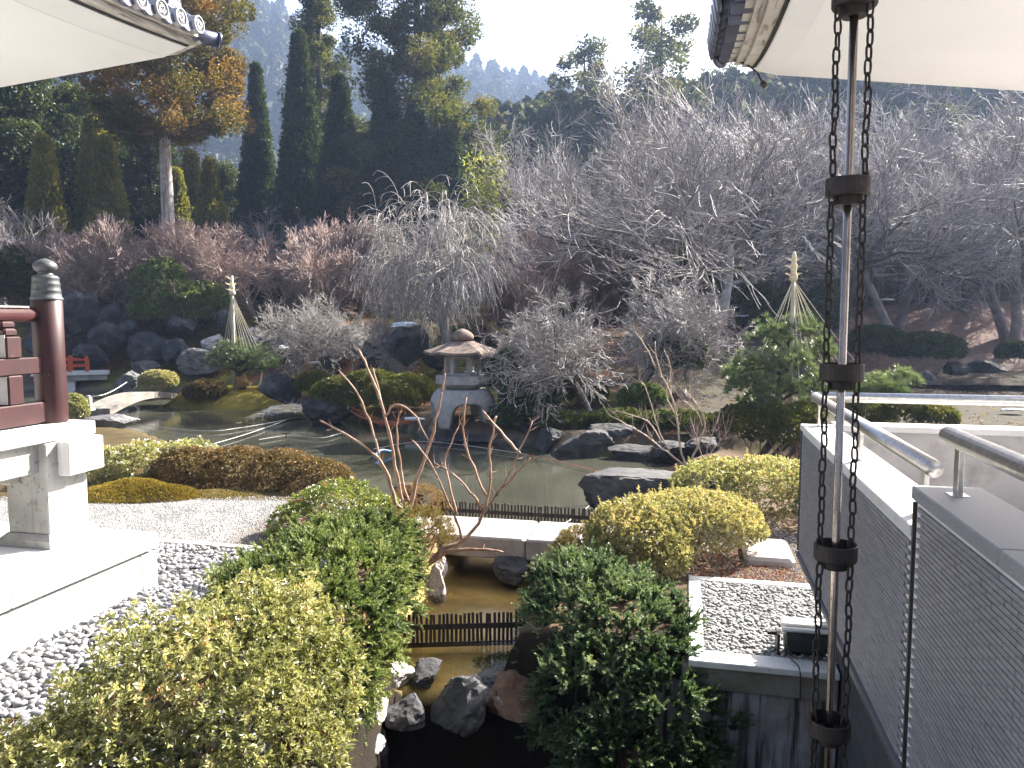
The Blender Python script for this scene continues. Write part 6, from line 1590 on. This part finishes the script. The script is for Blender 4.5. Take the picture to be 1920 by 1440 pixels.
# ------------------------------------------------------------------ pines under rope cones
def pine_needles(mb, C, rad, m, nn, L, g, tone):
    """flat pads of upward needle tufts"""
    n = len(C); a = g.random(n * m) * 6.283; r = np.sqrt(g.random(n * m)); rr = np.repeat(rad, m)
    P = np.repeat(C, m, 0) + np.stack([r * np.cos(a) * rr, r * np.sin(a) * rr, (.62 * (1 - r * r) + .18 * g.normal(size=n * m)) * rr], 1)
    ax = nrm(np.stack([np.cos(a) * r * .8, np.sin(a) * r * .8, .8 + 0 * a], 1) + .25 * g.normal(size=(n * m, 3)))
    Pn = np.repeat(P, nn, 0); An = np.repeat(ax, nn, 0); perp = nrm(np.cross(An, nrm(g.normal(size=An.shape)))); q = g.uniform(.3, 1.1, len(An))[:, None]
    D = nrm(An * np.cos(q) + perp * np.sin(q)); tn = np.clip(np.repeat(np.repeat(tone, m), nn) + .16 * g.normal(size=len(Pn)), 0, 1)
    leaf_blades(mb, Pn, D, L * g.uniform(.7, 1.2, len(Pn)), .0115 * L / .13, tn, .1, .6, True)
def garden_pine(label, base, pads, top, lim, Lneed, seed, straw=None, npad=70, nn=36):
    g = np.random.default_rng(seed); b = np.array(base)
    t = thing('pine_tree', label, 'pine tree', b, group='trained pines under rope cones')
    C = np.array([p[:3] for p in pads]); rad = np.array([p[3] for p in pads])
    k = np.linspace(0, 1, 8); tp = np.array(top); P = b + (tp - b) * k[:, None] + np.stack([.16 * np.sin(k * 6), .1 * np.sin(k * 5 + 1), 0 * k], 1) * lim * 6
    tm = MB(); tube(tm, P, lim * (1.2 - .85 * k), 9); tr_ = part('trunk', tm, M['bark_dark'], t, True)
    bmb = MB()
    for c in C:
        zc = np.clip((c[2] - .25 - b[2]) / (tp[2] - b[2]), .2, .95); s = np.array([np.interp(zc, k, P[:, q]) for q in range(3)])
        tube(bmb, smooth_path([s, (s + c) / 2 + [0, 0, .10], c - [0, 0, .05]], 4), np.linspace(lim * .42, lim * .12, 9), 6)
    part('branches', bmb, M['bark_dark'], t, True)
    mb = MB(); pine_needles(mb, C, rad, npad, nn, Lneed, g, g.uniform(.35, .75, len(C))); part('needles', mb, M['pine'], t, kind='stuff')
    if straw:
        z0, z1 = straw; i0 = np.array([np.interp((z0 - b[2]) / (tp[2] - b[2]), k, P[:, q]) for q in range(3)]); i1 = np.array([np.interp((z1 - b[2]) / (tp[2] - b[2]), k, P[:, q]) for q in range(3)])
        sm_ = MB(); tube(sm_, np.array([i0, (i0 + i1) / 2, i1]), [lim * 2.1, lim * 1.7, lim * 1.9], 14); part('straw_wrap', sm_, M['straw_band'], t, True)
    return t
def rope_cone(label, foot, topz, ends, r=.05, rr=.008, head=1.0):
    f = np.array(foot); t = thing('rope_cone', label, 'rope support', f, group='rope cones that prop up the pines')
    mb = MB(); tube(mb, np.array([f, [f[0], f[1], (f[2] + topz) / 2], [f[0], f[1], topz]]), [r, r * .95, r * .8], 10); part('pole', mb, M['bamboo'], t, True)
    hd = MB(); lathe(hd, (f[0], f[1], topz - .62 * head), [(0, -.05), (.09 * head, -.03), (.11 * head, .06), (.085 * head, .16), (.07 * head, .20), (.09 * head, .26), (.085 * head, .36), (.06 * head, .40), (.07 * head, .46), (.055 * head, .58), (.03 * head, .66), (0, .67)], 14)
    g = np.random.default_rng(3); Pq = []
    for k in range(40):
        a = g.random() * 6.28; z = topz - .62 * head + g.choice([.1, .3, .5]) * head; c = np.array([f[0] + .08 * head * math.cos(a), f[1] + .08 * head * math.sin(a), z]); Pq.append([c, c + np.array([math.cos(a), math.sin(a), .6]) * .14 * head])
    tubes(hd, np.array(Pq), np.full((40, 2), .006), 3); part('straw_finial', hd, M['straw'], t, True)
    s = np.array([f[0], f[1], topz - .60 * head])
    for e in ends:
        e = np.array(e); m = (s + e) / 2 - [0, 0, .02 * np.linalg.norm(e - s)]; mb = MB(); tube(mb, smooth_path([s, m, e], 3), rr, 5, False); part('rope', mb, M['rope'], t)
    return t
# right pine
RY = 18.4
rp = [at_y(*q) for q in ((1440, 640, RY), (1500, 625, RY + .3), (1410, 690, RY - .2), (1480, 690, RY - .5), (1535, 670, RY + .2), (1400, 735, RY - .3), (1460, 740, RY - .7), (1525, 735, RY - .2), (1420, 770, RY), (1520, 780, RY + .3), (1390, 705, RY + .5), (1465, 660, RY + .8), (1560, 715, RY + .6), (1440, 790, RY - .6), (1500, 800, RY - .5))]
garden_pine('trained pine in layered pads left of the rain chain', at_y(1440, 850, RY), [(*p, r) for p, r in zip(rp, (.5, .52, .46, .56, .48, .5, .58, .52, .5, .52, .44, .5, .46, .52, .5))], at_y(1478, 640, RY), .10, .18, 81, (gz(5.6, RY) + .62, gz(5.6, RY) + 1.05), 76, 38)
rp2 = [at_y(*q) for q in ((1640, 730, 19.4), (1690, 720, 19.6), (1670, 745, 19.2), (1615, 750, 19.2), (1590, 765, 19.))]
garden_pine('long low pine branch reaching right behind the parapet rail', at_y(1575, 800, 19.0), [(*p, r) for p, r in zip(rp2, (.45, .42, .42, .42, .4))], at_y(1600, 758, 19.2), .06, .18, 82, None, 80, 38)
e_ = [at_y(*q) for q in ((1432, 640, RY), (1446, 640, RY + .3), (1415, 690, RY - .2), (1495, 620, RY + .2), (1510, 690, RY), (1522, 700, RY - .2), (1530, 720, RY), (1545, 690, RY + .3), (1552, 700, RY + .3), (1570, 690, RY + .4), (1535, 735, RY - .3), (1600, 725, 19.2), (1640, 720, 19.4), (1460, 655, RY + .7), (1500, 735, RY - .5))]
ft = at_y(1478, 850, RY); ft[2] = gz(ft[0], ft[1])
rope_cone('straw topped pole with pale ropes fanning over the right pine', ft, at_y(1483, 480, RY)[2], e_, .055, .0085, .9)
# left pine on the island
LYp = 34.0
lp = [at_y(*q) for q in ((430, 665, LYp), (455, 680, LYp - .5), (490, 675, LYp), (420, 690, LYp - .3), (470, 690, LYp + .4), (500, 690, LYp - .4), (448, 655, LYp + .5), (410, 678, LYp + .3))]
garden_pine('low trained pine with flat pads on the little island', at_y(452, 742, LYp), [(*p, r) for p, r in zip(lp, (.7, .75, .7, .6, .6, .55, .55, .5))], at_y(445, 660, LYp), .13, .2, 83, (.30, .75), 70, 34)
e_ = [at_y(*q) for q in ((415, 672, LYp), (422, 676, LYp), (428, 678, LYp), (434, 676, LYp - .3), (440, 680, LYp), (448, 672, LYp + .3), (455, 665, LYp), (462, 668, LYp - .4), (468, 665, LYp), (475, 662, LYp), (482, 660, LYp), (488, 660, LYp))]
ft = at_y(441, 745, LYp); ft[2] = gz(ft[0], ft[1])
rope_cone('straw topped pole with pale ropes over the island pine', ft, at_y(438, 517, LYp)[2], e_, .075, .012, 1.3)
pr = at_y(490, 720, LYp - .6); mb = MB(); tube(mb, np.array([[pr[0] - .15, pr[1], .0], [pr[0] + .05, pr[1], 1.0]]), .035, 7); single('prop', mb, M['bamboo'], 'short bamboo prop under the island pine', 'prop')

# ------------------------------------------------------------------ middle distance shrubs
MS = 'clipped evergreen shrubs round the pond'
def mid(label, px, py, Y, w, h, n, mat, tone=(.45, .2), L=None, blobs=None, name='clipped_shrub', cat='shrub', lump=.09, seed=0, d=None, m=6, group=MS, up=.4):
    c = at_y(px, py, Y); k = Y / FPX / 2; L = L or .0042 * Y
    bl = [(c[0], Y, c[2], w * k, d or w * k * .75, h * k)] if blobs is None else blobs
    return bush(name, label, cat, bl, n, m, L, L * .42, mat, seed, c[2] - h * k, group, lump, .22, .9, up, tone, -.45, 2.2, 10)
def lobes(spec):
    out = []
    for (px, py, Y, w, h) in spec:
        c = at_y(px, py, Y); k = Y / FPX / 2; out.append((c[0], Y, c[2], w * k, max(.6, w * k * .7), h * k))
    return out
mid('broad clipped hedge in rounded lobes left of the lantern', 700, 735, 27.2, 0, 70, 6500, 'hedge', (.5, .18), .10, lobes([(640, 740, 27.2, 110, 64), (700, 732, 27.4, 130, 76), (765, 737, 27.0, 110, 72), (735, 745, 26.4, 110, 60)]), seed=101)
mid('small clipped hedge left of the black boulder', 590, 720, 30.5, 70, 46, 1500, 'hedge', (.5, .18), .11, seed=102)
mid('round yellow green clipped bush beyond the arched slab', 297, 713, 36.0, 70, 36, 1500, 'azalea_gold', (.6, .15), .10, seed=103)
mid('yellow green bush beside the small stone post', 134, 768, 26.5, 62, 56, 1200, 'azalea', (.55, .18), .09, seed=104)
mid('low reddish green shrub on the left of the pine island', 385, 735, 32.2, 80, 44, 1500, 'azalea_brown', (.35, .18), .10, seed=105)
mid('rounded dark bush under the leafless maple right of centre', 1268, 665, 28.0, 110, 110, 2600, 'evergreen', (.5, .2), .12, seed=106)
mid('dark hedge around the straw wrapped pine trunk', 1440, 810, 17.4, 0, 100, 4200, 'hedge', (.3, .2), .07, lobes([(1395, 800, 17.8, 110, 90), (1455, 805, 17.4, 120, 90), (1500, 800, 17.6, 90, 90)]), seed=107)
mid('low clipped hedge seen behind the parapet rail', 1690, 775, 21.0, 0, 40, 3600, 'hedge', (.42, .2), .085, lobes([(1630, 780, 21.5, 120, 56), (1700, 772, 21.3, 130, 56), (1750, 782, 21.0, 90, 44)]), seed=108)
mid('dark rounded bush on the slope right of the pole', 1735, 655, 38.0, 140, 60, 2200, 'evergreen', (.35, .2), .15, seed=109)
mid('dark bush left of the rounded bush on the slope', 1645, 645, 39.0, 110, 70, 1800, 'evergreen', (.35, .2), .15, seed=110)
mid('dark shrub behind the right rope cone', 1430, 590, 42.0, 120, 110, 2400, 'evergreen', (.4, .2), .16, seed=111)
mid('dark shrub behind the upper pine pads', 1545, 590, 40.0, 90, 110, 1800, 'evergreen', (.4, .2), .16, seed=112)
mid('small dark shrub at the far right edge of the slope', 1900, 660, 37.0, 60, 40, 1000, 'evergreen', (.4, .2), .14, seed=113)
mid('glossy broadleaf evergreen in front of the grey cedar trunk', 315, 560, 43.0, 0, 120, 4200, 'camellia', (.42, .25), .20, lobes([(300, 540, 43.2, 100, 100), (330, 575, 42.6, 130, 90), (380, 560, 43.0, 90, 60), (290, 580, 42.8, 80, 70)]), 'broadleaf_evergreen', lump=.2, seed=114, group=None)
mid('dark evergreen mass behind the balustrade post', 30, 530, 44.0, 110, 120, 2600, 'evergreen', (.5, .2), .18, seed=115, lump=.2)
mid('dwarf pine on the rocks right of the balustrade post', 152, 620, 42.5, 56, 36, 700, 'pine', (.4, .2), .16, seed=116, lump=.2, name='dwarf_pine', cat='pine')
mid('dark feathery fir like shrub beside the lantern', 975, 735, 23.9, 0, 120, 3000, 'juniper_dark', (.25, .2), .12, lobes([(955, 700, 24.2, 70, 90), (990, 745, 23.6, 110, 90), (960, 780, 23.2, 80, 50)]), lump=.25, seed=117)
mid('mossy green shrub on the bank behind the thin bare shrub', 1205, 745, 24.4, 90, 50, 1300, 'juniper', (.4, .2), .10, seed=118)
mid('low dark ground cover on the right bank by the water', 1190, 800, 22.0, 0, 40, 3600, 'evergreen', (.4, .25), .09, lobes([(1060, 790, 22.6, 110, 36), (1160, 785, 22.6, 130, 36), (1270, 790, 21.6, 130, 40), (1340, 800, 20.8, 100, 44)]), lump=.2, seed=125)
mid('low ground cover shrub at the foot of the spreading maple', 1080, 735, 25.5, 120, 60, 1600, 'evergreen', (.5, .2), .11, seed=119)
mid('low evergreen behind the weeping cherry foot', 880, 640, 37.5, 120, 60, 1500, 'evergreen', (.5, .2), .16, seed=120)
mid('low grey green shrub between rocks behind the island pine', 370, 610, 45.0, 60, 30, 700, 'evergreen', (.75, .2), .16, seed=121)
mid('evergreen shrub among twigs right of the weeping cherry', 1010, 600, 38.0, 150, 80, 1800, 'evergreen', (.5, .25), .16, seed=122)
mid('sparse evergreen under the tall cherries', 1290, 530, 46.0, 180, 120, 2200, 'evergreen', (.55, .25), .2, seed=123, lump=.25)
mid('sparse evergreen with pale leaves left of the rope cone', 1180, 500, 48.0, 160, 120, 1800, 'evergreen', (.7, .25), .2, seed=124, lump=.25)
# dry straw on the flat rock
st_c = at_y(545, 764, 28.4); mb = MB(); g = np.random.default_rng(14); n = 900
P = np.stack([st_c[0] + g.normal(size=n) * .75, 28.4 + g.normal(size=n) * .5, 0 * g.random(n)], 1); P[:, 2] = st_c[2] + .02 - .16 * ((P[:, 0] - st_c[0]) / .9) ** 2
leaf_blades(mb, P, nrm(rdir(n) * [1, 1, .25] + [-.3, -.5, -.12]), .42, .022, g.random(n), .1, .6, True)
struct('straw_litter', mb, M['straw'], kind='stuff', label='dry straw spread over the flat rock at the pond')
# fallen leaves on banks and under the golden azaleas
def litter(xr, yr, n, size, label, mat='leaf_litter', cond=None):
    g = np.random.default_rng(n); x = g.uniform(*xr, n); y = g.uniform(*yr, n)
    m = cond(x, y) if cond else np.ones(n, bool); x, y = x[m], y[m]; P = np.stack([x, y, height(x, y) + .012], 1); mb = MB()
    leaf_blades(mb, P, nrm(rdir(len(P)) * [1, 1, .25]), size, size * .6, g.random(len(P)), .2, 1.5)
    struct('fallen_leaves', mb, M[mat], kind='stuff', label=label)
litter((1.5, 3.6), (9.0, 10.6), 2600, .035, 'red brown fallen leaves under the golden azaleas', cond=lambda x, y: t_of(x, y) > 9.72)
litter((-30, 22), (20, 56), 16000, .13, 'fallen leaves over the far bank', cond=lambda x, y: (y > shore(x, y)[2] + .6) & (fbm(np.stack([x * .3, y * .3, 0 * x], -1), 3, 22) > -.1))
litter((-26, 14), (22, 50), 14000, .12, 'moss tufts over the far bank', 'moss', lambda x, y: (y > shore(x, y)[2] + .6) & (fbm(np.stack([x * .35, y * .35, 0 * x], -1), 4, 21) > .08))
litter((5, 30), (22, 56), 2600, .13, 'dry grass on the right slope', 'grass_dry', lambda x, y: (y > shore(x, y)[2] + 1) & (x / y > .2))

# ------------------------------------------------------------------ fence, distant roof
fz = thing('board_fence', 'long dark board fence with a pale top rail on the right slope', 'fence', at_y(1500, 552, 52.0))
f0, f1 = at_y(1360, 545, 50.0), at_y(1990, 560, 53.0); Lf = np.linalg.norm((f1 - f0)[:2]); rzf = math.atan2(f1[1] - f0[1], f1[0] - f0[0])
bmx = MB(); wbox(bmx, (-.135, -.02, 0), (.135, .02, 1.95), .01); bmx = bmx.mesh('board', M['fence_board'])
fo = np.array(fz.location)
nb = int(Lf / .285)
for k in range(nb):
    p = f0 + (f1 - f0) * (k + .5) / nb; p[2] = gz(p[0], p[1]) - .05
    obj('board', bmx, fz, p - fo, (rng.normal() * .015, 0, rzf), (1, 1, rng.uniform(.97, 1.03)))
pmx = MB(); wbox(pmx, (-.07, -.07, 0), (.07, .07, 2.1), .01); pmx = pmx.mesh('post', M['old_wood'])
for k in range(11):
    p = f0 + (f1 - f0) * k / 10; p[2] = gz(p[0], p[1]) - .05; obj('post', pmx, fz, p - fo + np.array([.0, -.13, 0]), (0, 0, rzf))
for k in range(10):
    pa, pb = f0 + (f1 - f0) * k / 10, f0 + (f1 - f0) * (k + 1) / 10; pa[2] = gz(pa[0], pa[1]) + 2.0; pb[2] = gz(pb[0], pb[1]) + 2.0
    mb = MB(); tube(mb, np.array([pa, pb]), .075, 8); part('top_rail', mb, M['bamboo'], fz)
hc = at_y(436, 352, 82.0)
hs = thing('distant_house', 'small house with a grey tiled roof showing between the cypresses', 'house', (hc[0], 82.0, gz(hc[0], 82)))
z0 = gz(hc[0], 82); zt = hc[2]
mb = MB(); wbox(mb, (hc[0] - 2.6, 81, z0 - .5), (hc[0] + 2.6, 86, zt - .6)); part('wall', mb, M['plaster'], hs)
mb = MB(); V = np.array([[hc[0] - 3.2, 80.3, zt - .7], [hc[0] + 3.2, 80.3, zt - .7], [hc[0] + 3.2, 83.5, zt + 1.2], [hc[0] - 3.2, 83.5, zt + 1.2], [hc[0] + 3.2, 86.7, zt - .7], [hc[0] - 3.2, 86.7, zt - .7]])
mb.add(V, np.array([[0, 1, 2, 3], [3, 2, 4, 5], [1, 0, 5, 4]])); mb.more(np.array([[1, 4, 2], [0, 3, 5]])); rf = part('roof', mb, M['granite_grey'], hs)
for k in range(16):
    mb = MB(); xx = hc[0] - 3.1 + k * .413; tube(mb, np.array([[xx, 80.28, zt - .66], [xx, 83.5, zt + 1.25]]), .09, 6); part('tile_roll', mb, M['granite'], rf, True)

# ------------------------------------------------------------------ the air: pale haze over the whole place
mh, nt, out = newmat('haze')
pv = nt.nodes.new('ShaderNodeVolumePrincipled'); pv.inputs['Color'].default_value = (.46, .62, 1.0, 1); pv.inputs['Density'].default_value = HAZE_DENSITY; pv.inputs['Anisotropy'].default_value = .35
nt.links.new(pv.outputs[0], out.inputs['Volume'])
mb = MB(); wbox(mb, (-840, -140, -6), (840, 840, 275))
struct('haze', mb, mh, kind='stuff', label='pale blue winter haze')
